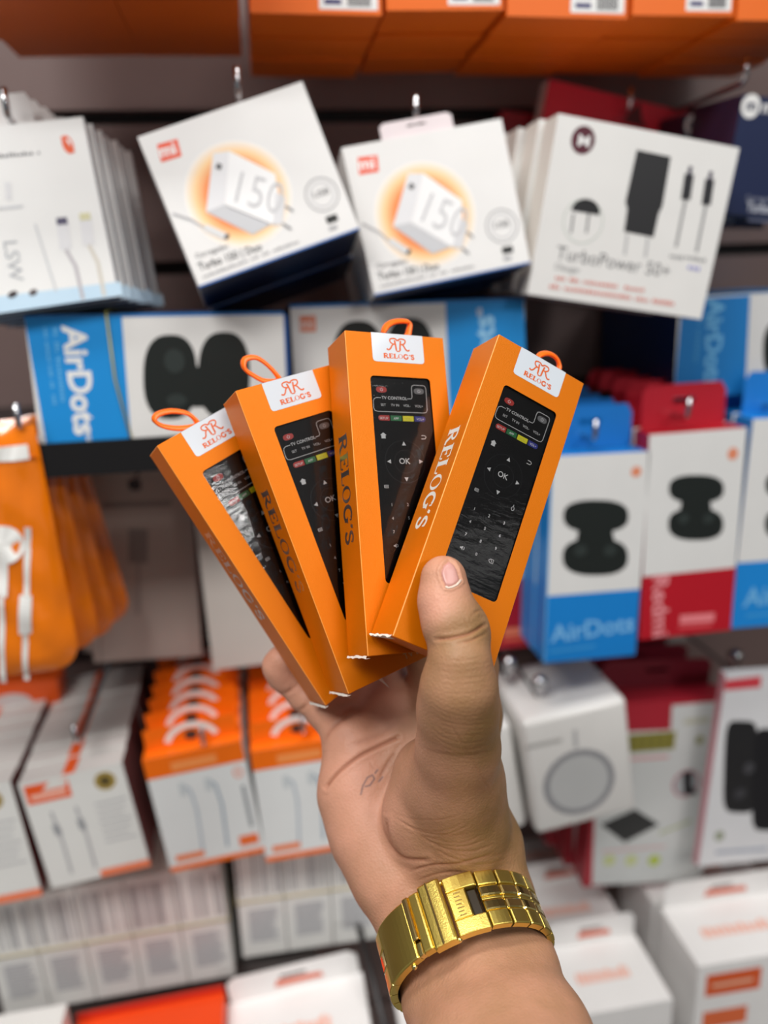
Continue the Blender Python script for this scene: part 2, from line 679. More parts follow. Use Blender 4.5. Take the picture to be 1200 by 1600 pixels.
def charger(c, Y, px0, px1, label, depth, tilt, s):
    """white charger carton: s maps drawing coordinates of the first box to this one"""
    b = Box(c, Y, depth, tilt)
    W0 = M((226, 225, 223), .4)
    b.body(W0, {'bottom': M(NAVY), 'back': M(NAVY)})
    b.rect(0, 0, 1, .012, M((40, 96, 170)), 1)
    P = s
    logo = [P(245, 226), P(277, 217), P(284, 244), P(252, 254)]
    b.poly(logo, M((232, 78, 36)), 1)
    b.text('mi', P(252, 246), P(277, 239), 23, M(WHITE), 2, .03)
    b.disc(P(373, 304), 76, 76, HALO, 1, uvs=True, n=40)
    # charger block drawing
    b.poly([P(333, 240), P(358, 236), P(351, 320), P(322, 331)], M((224, 224, 226)), 2)
    b.poly([P(358, 236), P(430, 272), P(436, 310), P(425, 352), P(351, 322)], M((238, 238, 238)), 3)
    b.poly([P(322, 331), P(351, 320), P(425, 350), P(395, 367)], M((196, 197, 200)), 3)
    b.line([P(338, 259), P(346, 262)], 4, M(INK), 4)
    b.text('150', P(366, 316), P(436, 336), 66, M((196, 196, 198)), 5, -.01)
    b.poly([P(430, 300), P(446, 308), P(442, 350), P(426, 352)], M((214, 214, 216)), 4)
    b.line([P(446, 322), P(458, 330)], 1.6, M((130, 130, 132)), 4)
    b.line([P(442, 350), P(455, 358)], 1.6, M((130, 130, 132)), 4)
    b.line([P(270, 334), P(300, 344), P(322, 358)], 1.6, M((170, 170, 172)), 3)
    b.line([P(320, 355), P(352, 370)], 5, M((214, 214, 214)), 4)
    b.line([P(352, 368), P(357, 371)], 4, M((90, 90, 94)), 5)
    b.ringp(P(503, 304), 24, 1, M((150, 150, 152)), 1)
    b.ringp(P(503, 304), 17, 1, M((190, 190, 192)), 1)
    b.text('USB', P(491, 310), P(515, 302), 13, M(INK), 2)
    b.line([P(510, 345), P(527, 339)], 5, M(BLACK), 2)
    b.line([P(514, 358), P(527, 354)], 3, M((170, 170, 172)), 2)
    b.text('Carregador', P(307, 404), P(358, 387), 10, M(INK), 2)
    b.text('Turbo 150 | Duo', P(312, 423), P(410, 390), 15, M((60, 60, 62)), 2, .015)
    b.tiny(P(318, 435), P(468, 379), 4.5, M((150, 150, 152)))
    o = b.build('charger_box', label, 'box', 'white charger boxes with an orange glow')
    return b, o


def aff(src, dst):
    A = np.array([[x, y, 1] for x, y in src])
    C = np.linalg.lstsq(A, np.array(dst, float), rcond=None)[0]
    return lambda x, y: tuple(np.array([x, y, 1]) @ C)


c1 = [(221, 213), (482, 125), (556, 361), (309, 452)]
c2 = [(540, 233), (790, 183), (826, 415), (583, 462)]
b, o = charger(c1, .56, 0, 0, 'white charger box tilted to the left with orange glow drawing, left one of two', .065, 13, lambda x, y: (x, y))
b.tab(M((150, 140, 142)), .3, .62, .02)
stack(o, 1, tuple(b.ey * .068 + np.array([.003, 0, 0])), 'white charger box with navy underside', 'the left tilted charger pile', 'white charger boxes with an orange glow', .0, 5)
b, o = charger(c2, .58, 0, 0, 'white charger box with orange glow drawing, right one of two', .065, 11, aff(c1, c2))
b.tab(M((226, 214, 216)), .25, .7, .011, y=.001)
stack(o, 1, tuple(b.ey * .068 + np.array([.003, 0, 0])), 'white charger box with navy underside', 'the right charger pile', 'white charger boxes with an orange glow', .0, 6)
hook(373, 152, .575, 'above the left white charger box')
hook(651, 192, .60, 'above the right white charger box')
hook(12, 186, .58, 'above the white cable boxes at the left')

# white wall charger box with black adapter drawing
b = Box([(876, 180), (1152, 236), (1103, 502), (826, 465)], .575, .028)
WM = M((232, 231, 228), .4)
b.body(WM, {'left': M((222, 216, 208)), 'bottom': M((110, 30, 44))})
b.disc((911, 219), 17, 18, M((84, 22, 40)), 1, -10)
b.text('M', (902, 227), (920, 230), 20, M(WHITE), 2, .02)
b.poly([(995, 234), (1048, 245), (1035, 322), (1029, 334), (1021, 371), (975, 362), (980, 326), (977, 316)], M((38, 38, 40)), 1)
b.line([(980, 366), (976, 398)], 2, M((186, 186, 186)), 1)
b.line([(1012, 372), (1008, 402)], 2, M((186, 186, 186)), 1)
for x, y in ((1079, 0), (1111, 8)):
    b.line([(x, 260 + y), (x - 3, 276 + y)], 3, M((70, 64, 84)), 2)
    b.line([(x - 2, 272 + y), (x - 8, 312 + y)], 7, M((40, 40, 44)), 2)
    b.line([(x - 8, 312 + y), (x - 23, 386 + y)], 2.2, M((150, 150, 150)), 1)
b.tiny((1046, 402), (1066, 406), 6, M(GREY))
b.tiny((1070, 404), (1102, 410), 6, M(GREY))
b.tiny((1074, 420), (1092, 424), 8, M((150, 150, 210)))
b.ringp((911, 346), 29, .7, M((190, 200, 190)), 1)
b.mb.poly(b.fr, [tuple(np.array(b.P(915, 331)) + np.array(p) * b.k) for p in arc(0, 0, 21, 17, -5, 185, 12)], M((34, 34, 36)), 1)
for x in (896, 920):
    b.line([(x, 334), (x - 4, 364)], 1.6, M((130, 130, 130)), 1)
b.text('TurboPower 50+', (868, 404), (1044, 434), 26, M((110, 110, 112)), 2, -.005)
b.text('Charger', (866, 420), (905, 427), 12, M(GREY), 2)
b.tiny((862, 436), (1010, 457), 5.5, M((216, 130, 116)), 2)
b.tiny((858, 450), (1052, 478), 6, M((216, 130, 116)), 3)
o = b.build('adapter_box', 'white wall charger box with black adapter drawing and dark round emblem', 'box', 'white adapter boxes hanging at the right')
stack(o, 4, (-.004, .03, .001), 'white wall charger box', 'the adapter box pile', 'white adapter boxes hanging at the right', .0015, 8)
# red boxes behind it
b = Box([(857, 126), (1115, 185), (1095, 330), (836, 270)], .735, .02)
b.body(M((216, 40, 62), .4), {'left': M((226, 200, 196))})
b.poly([(972, 188), (1000, 160), (1004, 190), (1012, 200), (950, 185)], M((90, 30, 34)), 1)
o = b.build('red_box', 'crimson box standing behind the white adapter boxes', 'box', 'crimson boxes behind the adapter boxes')
b = Box([(780, 172), (842, 180), (836, 300), (776, 292)], .765, .02)
b.body(M((150, 20, 40), .4))
b.build('red_box', 'dark crimson box between the charger boxes and the adapter boxes', 'box', 'crimson boxes behind the adapter boxes')
# navy box
b = Box([(1150, 150), (1320, 166), (1300, 352), (1137, 335)], .62, .07, -4)
b.body(M((32, 42, 76), .35), {'left': M((40, 26, 50)), 'bottom': M((14, 18, 34))})
b.disc((1173, 166), 13, 14, M(WHITE), 1)
b.text('m', (1165, 172), (1180, 173), 18, M((32, 42, 76)), 2, .03)
b.text('m', (1190, 176), (1206, 178), 22, M(WHITE), 2, .02)
b.text('Carregador', (1165, 313), (1212, 316), 9, M((150, 154, 170)), 2)
b.text('TurboPower', (1165, 330), (1240, 337), 17, M((200, 204, 214)), 2, .02)
b.line([(1168, 343), (1220, 347)], 2, M((90, 96, 120)), 2)
o = b.build('navy_box', 'dark navy charger box with white round emblem at the right edge', 'box', 'navy boxes at the right edge')
stack(o, 1, (-.006, .073, 0), 'dark navy charger box', 'the pile at the right edge', 'navy boxes at the right edge')
hook(985, 172, .72, 'in front of the crimson box')
hook(1165, 128, .63, 'above the navy box at the right edge')


# ------------------------------------------------------------------ earbud cartons lying on the middle shelf
def case_open(b, c, sx, sy, vertical=True):
    """printed picture of an open black earbud case; c = centre, sx, sy half sizes in px"""
    K = M((24, 30, 28))
    K2 = M((44, 52, 50))
    x, y = c

    def sup(cx, cy, rx, ry, m, lay):
        pts = []
        for i in range(36):
            t = 2 * math.pi * i / 36
            ct, st = math.cos(t), math.sin(t)
            pts.append((cx + rx * math.copysign(abs(ct) ** .78, ct), cy + ry * math.copysign(abs(st) ** .78, st)))
        b.poly(pts, m, lay)
    if vertical:
        sup(x + 1, y - sy * .56, sx, sy * .42, K, 1)
        sup(x, y + sy * .5, sx, sy * .48, K, 2)
        b.poly([(x - sx * .5, y - sy * .3), (x + sx * .5, y - sy * .3), (x + sx * .6, y + sy * .2), (x - sx * .6, y + sy * .2)], K, 3)
        for s_ in (-1, 1):
            b.disc((x + s_ * sx * .45, y + sy * .33), sx * .2, sx * .18, K2, 4)
    else:
        sup(x - sx * .5, y + 3, sx * .5, sy, K, 1)
        sup(x + sx * .5, y, sx * .48, sy * 1.02, K, 2)
        b.poly([(x - sx * .2, y - sy * .2), (x + sx * .2, y - sy * .2), (x + sx * .25, y + sy * .75), (x - sx * .2, y + sy * .75)], K, 3)
        b.disc((x - sx * .42, y - sy * .33), 15, 18, K2, 4)
        b.disc((x - sx * .38, y + sy * .6), 15, 10, K2, 4)


b = Box([(38, 497), (450, 487), (464, 683), (72, 693)], .58, .05)
b.body(M((226, 225, 222), .4), {'left': M(BLUE), 'right': M(DBLUE), 'top': M(DBLUE), 'bottom': M(DBLUE)})
b.poly([(38, 497), (190, 493), (205, 689), (72, 693)], M(BLUE), 1)
b.rect(.985, 0, 1, 1, M((30, 84, 150)), 2)
b.rect(0, .978, 1, 1, M((40, 120, 190)), 2)
b.text('AirDots', (97, 508), (118, 680), 46, M(WHITE), 3, .03)
b.text('s', (134, 676), (136, 690), 14, M(WHITE), 3)
b.tiny((83, 512), (96, 628), 6, M((96, 176, 228)), 4, 3)
b.tiny((68, 512), (84, 638), 5, M((96, 176, 228)), 5, 3)
case_open(b, (308, 586), 84, 66, False)
o = b.build('earbud_box', 'blue and white earbud box lying on its side at the left, black open case printed', 'box', 'earbud boxes lying on the middle shelf')
mb = MB()
for q0, q1 in (((166, 489), (207, 690)),):
    u0, v0 = b.P(*q0)
    u1, v1 = b.P(*q1)
    g = .0012
    path = [(u0, -g, v0 + .001), ((u0 + u1) / 2 - .003, -g, (v0 + v1) / 2), (u1, -g, v1 - .001), (u1, b.d / 2, -g - .001), (u1, b.d + g, 0), ((u0 + u1) / 2, b.d + g, b.h / 2), (u0, b.d + g, b.h), (u0, b.d / 2, b.h + g + .001)]
    mb.tube(path, .0008, M((176, 170, 84), .5), 6, closed=True)
rb = mb.build('rubber_band', None, b.mw)
tag(rb, 'thin yellow rubber band around the left lying earbud box', 'rubber band')
SHELF_Z = b.o[2] - .001

b = Box([(458, 482), (818, 465), (826, 665), (468, 680)], .60, .05)
b.body(M((226, 225, 222), .4), {'left': M(DBLUE), 'right': M(DBLUE), 'top': M(BLUE), 'bottom': M(DBLUE)})
b.poly([(696, 470.5), (818, 465), (826, 665), (703, 670)], M(BLUE), 1)
b.rect(0, .98, 1, 1, M((40, 120, 190)), 2)
b.poly([(468, 494), (493, 493), (494, 518), (469, 519)], M((226, 130, 96)), 1)
b.text('mi', (472, 515), (490, 513), 24, M(WHITE), 2)
case_open(b, (600, 564), 80, 66, False)
b.text('AirDots', (778, 650), (770, 492), 46, M((150, 205, 240)), 3, .03)
b.text('s', (753, 494), (752, 480), 16, M(WHITE), 3)
b.build('earbud_box', 'blue and white earbud box lying on its side, partly hidden behind the fanned orange cartons', 'box', 'earbud boxes lying on the middle shelf')

b = Box([(1066, 468), (1330, 450), (1324, 608), (1052, 622)], .64, .15)
b.body(M((214, 214, 212), .4), {'left': M((14, 52, 104)), 'top': M(BLUE), 'bottom': M(DBLUE)})
b.poly([(1066, 468), (1172, 461), (1164, 616), (1052, 622)], M((22, 120, 190)), 1)
b.text('AirDots', (1106, 466), (1100, 606), 34, M((110, 180, 225)), 3, .03)
b.tiny((1090, 500), (1084, 566), 6, M((70, 150, 205)), 6, 3)
case_open(b, (1260, 545), 68, 50, False)
b.build('earbud_box', 'blue and white earbud box lying deep on the shelf at the right edge', 'box', 'earbud boxes lying on the middle shelf')
SM = mat('black_shelf_steel', (20, 19, 20), 0.35)
shelf(SHELF_Z, -1.0, .02, .575, 'black steel shelf carrying the lying earbud box at the left', SM)
shelf(b.o[2] - .001, .08, 1.3, .70, 'black steel shelf carrying the deep earbud box at the right', SM)
mb = MB()
for dx, z in ((-.32, 0), (-.30, 0), (-.275, 0)):
    pass


# ------------------------------------------------------------------ hanging upright earbud boxes on the right
def upright(c, Y, main, label, split, n, name, txt, tabm, grp, depth=.026, tabh=.036, step=.028, side=None):
    b = Box(c, Y, depth)
    b.body(M((224, 224, 222), .4), {'left': side or M(main), 'right': M(main), 'top': M(main), 'bottom': M(main)})
    b.rect(0, 0, 1, split, M(main), 1)
    txt(b)
    o = b.build('earbud_box', label, 'box', grp)
    b.tab(tabm, .06, .94, tabh)
    if n:
        stack(o, n, (-.0005, step, .0008), name[0], name[1], grp, .0012, 11)
    return b, o


def t1(b):
    case_open(b, (930, 840), 51, 60)
    b.disc((994, 737), 8, 8, M((226, 140, 104)), 1)
    b.text('AirDots', (860, 1004), (990, 985), 40, M((120, 185, 235)), 3, .02)
    b.text('s', (982, 974), (990, 972), 12, M((150, 200, 240)), 3)
    b.line([(858, 1018), (930, 1009)], 1.5, M((70, 160, 220)), 2)
    b.rect(0, 0, .012, 1, M((110, 180, 230)), 2)


def t2(b):
    case_open(b, (1087, 793), 43, 52)
    b.disc((1145, 709), 8, 9, M((226, 140, 104)), 1)
    b.text('Redmi', (1020, 902), (1020, 996), 36, M((234, 150, 156)), 3, .02)
    b.line([(1062, 968), (1116, 964)], 7, M((232, 130, 136)), 2)
    b.line([(1060, 980), (1112, 976)], 2, M((220, 90, 96)), 2)


def t3(b):
    case_open(b, (1245, 790), 50, 58)
    b.text('AirDots', (1160, 948), (1290, 935), 40, M((110, 180, 230)), 3, .02)
    b.line([(1165, 962), (1230, 956)], 1.5, M((70, 160, 220)), 2)


def t4(b):
    b.line([(786, 988), (824, 984)], 6, M((236, 130, 96)), 2)
    b.line([(786, 1000), (820, 996)], 3, M((226, 100, 76)), 2)
    case_open(b, (770, 800), 50, 50)


BT, RT = M((24, 124, 208), .4), M((184, 26, 44), .4)
G3 = 'upright earbud boxes on the right'
upright([(868, 718), (1010, 713), (998, 1027), (845, 1043)], .60, (14, 128, 208), 'upright white and blue earbud box hanging right of the orange cartons', .34, 3, ('white and blue upright earbud box', 'the pile beside the fan'), t1, BT, G3)
upright([(1015, 683), (1167, 677), (1142, 987), (1000, 1008)], .60, (182, 14, 34), 'upright white and red earbud box, nearest of the red hanging pile', .325, 4, ('white and red earbud box', 'the red hanging pile'), t2, RT, G3)
upright([(1172, 662), (1330, 655), (1300, 975), (1145, 987)], .602, (20, 134, 214), 'upright blue earbud box cut by the right edge of the picture', .33, 3, ('blue upright earbud box', 'the pile at the right edge'), t3, BT, G3)
upright([(700, 800), (862, 790), (850, 1010), (688, 1025)], .66, (176, 22, 40), 'upright white and red earbud box peeking out behind the nearest orange carton', .5, 2, ('white and red upright earbud box', 'the pile behind the fan'), t4, RT, G3)
upright([(915, 668), (1010, 664), (1004, 800), (908, 806)], .765, (170, 20, 40), 'small red box hanging far back between the blue and red earbud piles', .9, 0, None, lambda b: None, RT, G3, depth=.02)
hook(930, 690, .60, 'through the blue tabs of the upright earbud boxes')
hook(1075, 655, .60, 'through the red tabs of the upright earbud boxes')
hook(1225, 640, .60, 'through the blue tabs at the right edge')

# ------------------------------------------------------------------ orange earphone pouches on the left
OP = mat('pouch_plastic', (238, 122, 8), 0.16, coat=0.8, bump=0.0)
_n = OP.node_tree


def pouch():
    b = Box([(-160, 690), (92, 668), (96, 1052), (-150, 1086)], .57, .03)
    mb = MB()
    nu, nv = 16, 24
    rc = .02
    F = {}
    rng = np.random.RandomState(2)
    ph = rng.uniform(0, 6, 8)

    def edge(u, v):
        # rounded corners at the lower end, straight top
        x, z = (u - .5) * b.w, (v - .5) * b.h
        hw, hh = b.w / 2, b.h / 2
        if z < -(hh - rc) and abs(x) > hw - rc:
            cx, cz = math.copysign(hw - rc, x), -(hh - rc)
            dx, dz = (x - cx), (z - cz)
            m_ = max(abs(dx), abs(dz))
            L_ = math.hypot(dx, dz)
            if L_ > 1e-9:
                x, z = cx + dx * m_ / L_, cz + dz * m_ / L_
        return x + hw, z + hh
    for side in (0, 1):
        vs = []
        for i in range(nu + 1):
            for j in range(nv + 1):
                u, v = i / nu, j / nv
                x, z = edge(u, v)
                t = (max(0, 1 - abs(2 * u - 1) ** 4) ** .5) * (max(0, 1 - abs(2 * v - 1) ** 6) ** .5)
                wr = .0024 * math.sin(23 * u + 9 * v + ph[0]) * math.sin(17 * v - 6 * u + ph[1]) + .001 * math.sin(40 * u - 31 * v)
                t = t * (.007 + wr)
                vs.append((x, (-t if side == 0 else t), z))
        fs = []
        for i in range(nu):
            for j in range(nv):
                q = (i * (nv + 1) + j, (i + 1) * (nv + 1) + j, (i + 1) * (nv + 1) + j + 1, i * (nv + 1) + j + 1)
                fs.append(q if side == 0 else q[::-1])
        mb.add(vs, fs, OP, True)

    def fr(u, v, l):
        uu, vv = u / b.w, v / b.h
        t = (max(0, 1 - abs(2 * uu - 1) ** 4) ** .5) * (max(0, 1 - abs(2 * vv - 1) ** 6) ** .5)
        wr = .0024 * math.sin(23 * uu + 9 * vv + ph[0]) * math.sin(17 * vv - 6 * uu + ph[1]) + .001 * math.sin(40 * uu - 31 * vv)
        return (u, -(t * (.007 + wr)) - .0006 - .0001 * l, v)
    Wm = M((236, 236, 232), .3)

    def ln(pts, hw, lay=2):
        P = [b.P(*p) for p in pts]
        Q = []
        for a, c in zip(P[:-1], P[1:]):
            for k in range(10):
                Q.append((a[0] + (c[0] - a[0]) * k / 10, a[1] + (c[1] - a[1]) * k / 10))
        Q.append(P[-1])
        mb.line(fr, Q, hw * b.k, Wm, lay)
    ln([(-60, 712), (47, 704)], 10)
    ln([(47, 820), (45, 925)], 4)
    ln([(44, 925), (43, 985)], 8, 3)
    ln([(43, 985), (42, 1062)], 3.5)
    ln([(9, 850), (8, 925)], 8)
    ln([(8, 925), (6, 1066)], 4)
    mb.ring(fr, b.P(10, 846), 27 * b.k, 27 * b.k, .0002, .0002, Wm, 3)
    mb.ring(fr, b.P(-40, 846), 27 * b.k, 27 * b.k, .0002, .0002, Wm, 3)
    o = mb.build('earphone_pouch', None, b.mw)
    # printed header strip / zip
    mz = MB()
    mz.tube([fr(.002, b.h - .022, 3), fr(b.w * .5, b.h - .022, 3), fr(b.w - .002, b.h - .022, 3)], (.0009, .0009), M((222, 104, 10), .3), 6)
    mz.build('zip_seal', o)
    return b, o


b, o = pouch()
tag(o, 'glossy orange zip pouch with white earphone drawing at the left edge', 'pouch', 'orange earphone pouches')
for i, (dx, dy, dz, rz) in enumerate(((.010, .03, -.002, -.04), (.019, .055, -.008, -.08), (.027, .085, -.012, -.12))):
    dup(o, (dx, dy, dz), 'orange earphone pouch, %s behind the front pouch at the left edge' % ORD[i], 'orange earphone pouches', rz)
hook(30, 672, .565, 'through the orange pouches')

# boxes hanging in the shade, shade painted into their grey
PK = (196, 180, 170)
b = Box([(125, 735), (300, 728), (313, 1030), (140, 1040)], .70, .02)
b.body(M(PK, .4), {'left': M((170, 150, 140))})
ap = []
for i in range(30):
    t = 2 * math.pi * i / 30
    r = 10 * (1 - .18 * math.exp(-((t - math.pi / 2) / .3) ** 2) - .1 * math.exp(-((t - 3 * math.pi / 2) / .3) ** 2) - (.25 * math.exp(-(((t + .0 + 1e-9 - 0) if t < math.pi else t - 2 * math.pi) / .3) ** 2)))
    ap.append(tuple(np.array(b.P(211, 757)) + b.k * np.array([r * math.cos(t), r * math.sin(t)])))
b.mb.poly(b.fr, ap, M((60, 52, 52)), 1)
b.disc((214, 742), 2.2, 5, M((60, 52, 52)), 1, -30)
b.line([(160, 790), (268, 786)], 4, M((150, 138, 132)), 1)
b.line([(216, 826), (216, 880)], 14, M((150, 138, 132)), 1)
b.line([(216, 880), (215, 960)], 3, M((168, 154, 148)), 1)
b.line([(150, 780), (158, 1036)], 1.2, M((160, 146, 138)), 1)
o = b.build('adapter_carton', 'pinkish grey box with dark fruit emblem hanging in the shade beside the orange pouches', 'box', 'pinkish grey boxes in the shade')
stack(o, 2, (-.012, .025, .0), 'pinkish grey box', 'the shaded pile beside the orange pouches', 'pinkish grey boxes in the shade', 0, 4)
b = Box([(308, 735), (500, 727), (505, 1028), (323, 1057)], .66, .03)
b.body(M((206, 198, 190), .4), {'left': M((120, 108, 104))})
b.line([(440, 800), (442, 880)], 1.3, M((190, 170, 160)), 1)
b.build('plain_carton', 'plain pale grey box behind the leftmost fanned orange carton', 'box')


# ------------------------------------------------------------------ cable box piles, lower row
def arch_tab(o, b, m, h=.019):
    mb = MB()
    t = .0008
    y0 = b.d * .5
    x0, x1 = 0.03 * b.w, .97 * b.w
    mb.box(x0, x1, y0, y0 + t, b.h, b.h + h, m)
    fr = lambda u, v, l: (u, y0 - .00015 * l, v)
    c = b.w / 2
    mb.line(fr, arc(c, b.h + .0, .021, h * .92, 15, 165, 14), .0026, M((240, 236, 232)), 1)
    mb.ring(fr, (c, b.h + h * .42), .0055, .0045, .0001, .0001, M((70, 50, 44)), 2)
    t_ = mb.build('hang_tab', o)
    return t_


OT = M((246, 112, 6), .4)
G4 = 'orange and white cable boxes, lower row'


def cable(c, Y, label, n, where, seed):
    b = Box(c, Y, .0245)
    b.body(M((226, 228, 227), .4), {'top': OT, 'bottom': OT})
    b.rect(0, .83, 1, 1, OT, 1)
    b.rect(0, 0, 1, .045, OT, 1)
    w_, h_ = b.w, b.h
    Q = lambda pts: [(x * w_, y * h_) for x, y in pts]
    for cx, col in ((.34, (176, 186, 196)), (.6, (150, 166, 180))):
        b.mb.line(b.fr, Q([(cx, .72), (cx + .05, .68), (cx + .07, .5), (cx + .05, .3), (cx + .03, .12)]), .0011, M(col), 1)
        b.mb.line(b.fr, Q([(cx - .02, .75), (cx - .02, .64)]), .0026, M((200, 206, 208)), 2)
    b.mb.line(b.fr, Q([(.92, .62), (.92, .25)]), .0015, M((140, 146, 150)), 1)
    b.mb.ring(b.fr, (.9 * w_, .74 * h_), .004, .005, .0025, .0035, M((236, 130, 90)), 1)
    b.mb.text(b.fr, 'PMCELL', (.08 * w_, .08 * h_), 0, .012, M((240, 130, 76)), 2, .02, width=.3 * w_) if False else b.mb.line(b.fr, Q([(.08, .11), (.38, .11)]), .003, M((240, 130, 76)), 2)
    b.mb.line(b.fr, Q([(.76, .14), (.96, .14)]), .005, M((238, 112, 50)), 2)
    b.mb.line(b.fr, Q([(.26, .9), (.72, .9)]), .004, M((248, 150, 80)), 2)
    o = b.build('cable_box', label, 'box', G4)
    arch_tab(o, b, OT)
    stack(o, n, (-.0006, .0262, .0005), 'orange topped cable box', where, G4, .0008, seed)
    return b, o


b, o = cable([(230, 1190), (388, 1156), (405, 1335), (262, 1366)], .60, 'white cable box with orange top, front of the left orange topped pile', 5, 'the left orange topped pile', 21)
hook(318, 1168, .60, 'through the left orange topped cable boxes')
b, o = cable([(397, 1178), (548, 1150), (556, 1326), (412, 1348)], .60, 'white cable box with orange top, front of the pile half hidden by the hand', 5, 'the pile beside the hand', 22)
hook(475, 1150, .60, 'through the orange topped cable boxes beside the hand')
G5 = 'white cable boxes with gold seal, lower row'


def gold(c, Y, label, n, where, seed, jx=0):
    b = Box(c, Y, .0245)
    b.body(M((226, 226, 222), .4), {'top': M((214, 208, 204)), 'right': M((112, 50, 48)), 'left': M((112, 50, 48))})
    w_, h_ = b.w, b.h
    Q = lambda pts: [(x * w_, y * h_) for x, y in pts]
    b.mb.poly(b.fr, Q([(.04, .8), (.46, .8), (.46, .97), (.04, .97)]), M((238, 92, 34)), 1)
    b.mb.line(b.fr, Q([(.08, .86), (.42, .86)]), .0022, M((246, 190, 170)), 2)
    b.mb.poly(b.fr, Q([(.2, .9), (.42, .9), (.46, .96), (.3, .98)]), M((228, 226, 220)), 2)
    b.mb.ring(b.fr, (.8 * w_, .87 * h_), .0085, .0085, .0001, .0001, M((166, 142, 70)), 1)
    b.mb.ring(b.fr, (.8 * w_, .87 * h_), .0045, .0045, .0001, .0001, M((90, 76, 40)), 2)
    b.rect(.5, 0, 1, .07, M((240, 130, 90)), 1)
    for cx in (.22, .46):
        b.mb.line(b.fr, Q([(cx, .7), (cx + .01, .55), (cx + .02, .4), (cx + .01, .1)]), .0012, M((176, 176, 178)), 1)
        b.mb.line(b.fr, Q([(cx, .58), (cx + .01, .48)]), .0026, M((150, 152, 156)), 2)
    for k in range(7):
        b.mb.line(b.fr, Q([(.64, .68 - .06 * k), (.95 - .03 * (k % 3), .68 - .06 * k)]), .0008, M((180, 180, 182)), 1)
    # orange band over the top face
    b.mb.add([(.42 * w_, 0, h_ + .0002), (.54 * w_, 0, h_ + .0002), (.54 * w_, b.d, h_ + .0002), (.42 * w_, b.d, h_ + .0002)], [(0, 1, 2, 3)], M((236, 96, 40)))
    o = b.build('cable_box', label, 'box', G5)
    stack(o, n, (-.0006, .0255, .0005), 'gold seal cable box', where, G5, .0008, seed)
    return b, o


gold([(38, 1226), (204, 1190), (224, 1357), (73, 1392)], .60, 'white cable box with gold seal and orange logo, front of its pile', 6, 'the gold seal pile', 31)
gold([(-140, 1252), (40, 1217), (45, 1406), (-122, 1438)], .60, 'white cable box with gold seal cut by the left edge', 5, 'the lower pile at the left edge', 32)
hook(120, 1165, .60, 'above the gold seal cable boxes')
# tilted orange box behind left
b = Box([(-30, 1070), (92, 1062), (96, 1130), (-24, 1140)], .73, .03)
b.body(M((222, 84, 18), .4))
b.disc((20, 1098), 26, 14, M((200, 190, 188)), 1)
b.build('orange_box', 'orange box with pale print far back behind the gold seal piles', 'box')

# ------------------------------------------------------------------ boxes with barcodes
G6 = 'narrow white boxes with barcodes'


def barcode_box(c, Y, label, seed):
    rng = np.random.RandomState(seed)
    b = Box(c, Y, .07)
    b.body(M((232, 232, 228), .45))
    w_, h_ = b.w, b.h
    x = .05
    while x < .93:
        t = rng.uniform(.012, .05)
        if rng.rand() < .62:
            g = int(rng.uniform(130, 190))
            b.mb.poly(b.fr, [(x * w_, .56 * h_), ((x + t) * w_, .56 * h_), ((x + t) * w_, .93 * h_), (x * w_, .93 * h_)], M((g, g, g + 2)), 1)
        x += t + rng.uniform(.01, .03)
    for k in range(11):
        v = .42 - .028 * k
        b.mb.line(b.fr, [(.2 * w_, v * h_), (rng.uniform(.7, .86) * w_, v * h_)], .0012, M((176, 176, 180)), 1)
    b.mb.poly(b.fr, [(.985 * w_, 0), (w_, 0), (w_, h_), (.985 * w_, h_)], M((150, 146, 142)), 1)
    return b, b.build('barcode_box', label, 'box', G6)


def bandline(bs, y0, y1, label):
    mb = MB()
    A, B = bs[-1], bs[0]
    L0 = A.o + 0
    p = []
    zz = .52
    p0 = A.o + A.ez * A.h * zz - A.ey * .0015 - A.ex * .0015
    p1 = B.o + B.ez * B.h * zz - B.ey * .0015 + B.ex * (B.w + .0015)
    q1 = p1 + B.ey * (B.d + .003)
    q0 = p0 + A.ey * (A.d + .003)
    mb.tube([p0, (p0 + p1) / 2, p1, (p1 + q1) / 2, q1, (q0 + q1) / 2, q0, (q0 + p0) / 2], .0008, M((206, 190, 140), .5), 6, closed=True)
    return tag(mb.build('rubber_band'), label, 'rubber band', 'rubber bands around the barcode boxes')


names = ['rightmost', 'second from the right', 'third from the right', 'fourth from the right', 'leftmost in view']
bs = []
for i in range(5):
    xr = 350 - 74 * i
    tr, tl = (xr, 1350 + .165 * (350 - xr)), (xr - 73, 1350 + .165 * (350 - xr + 73))
    br, bl = (xr + 12 - .0 * i, 1526 + .175 * (350 - xr)), (xr + 12 - 73, 1526 + .175 * (350 - xr + 73))
    q, _ = barcode_box([tl, tr, br, bl], .64, 'narrow white barcode box in the left bundle, %s' % names[i], 40 + i)
    bs.append(q)
bandline(bs, 0, 0, 'pale rubber band around the left bundle of barcode boxes')
bs2 = []
for i in range(3):
    xr = 585 - 73 * i
    tr, tl = (xr, 1300 + .13 * (585 - xr)), (xr - 72, 1300 + .13 * (585 - xr + 72))
    br, bl = (xr + 10, 1466 + .15 * (585 - xr)), (xr - 62, 1466 + .15 * (585 - xr + 72))
    q, _ = barcode_box([tl, tr, br, bl], .645, 'narrow white barcode box in the bundle beside the hand, %s of three' % ['rightmost', 'middle', 'leftmost'][i], 50 + i)
    bs2.append(q)
bandline(bs2, 0, 0, 'pale rubber band around the right bundle of barcode boxes')
shelf(min(q.o[2] for q in bs) - .004, -.75, .01, .66, 'grey shelf board under the bundles of barcode boxes', mat('grey_shelf_board', (96, 90, 88), .5))

# ------------------------------------------------------------------ white boxes at the bottom
G7 = 'white boxes with pale red print, bottom row'


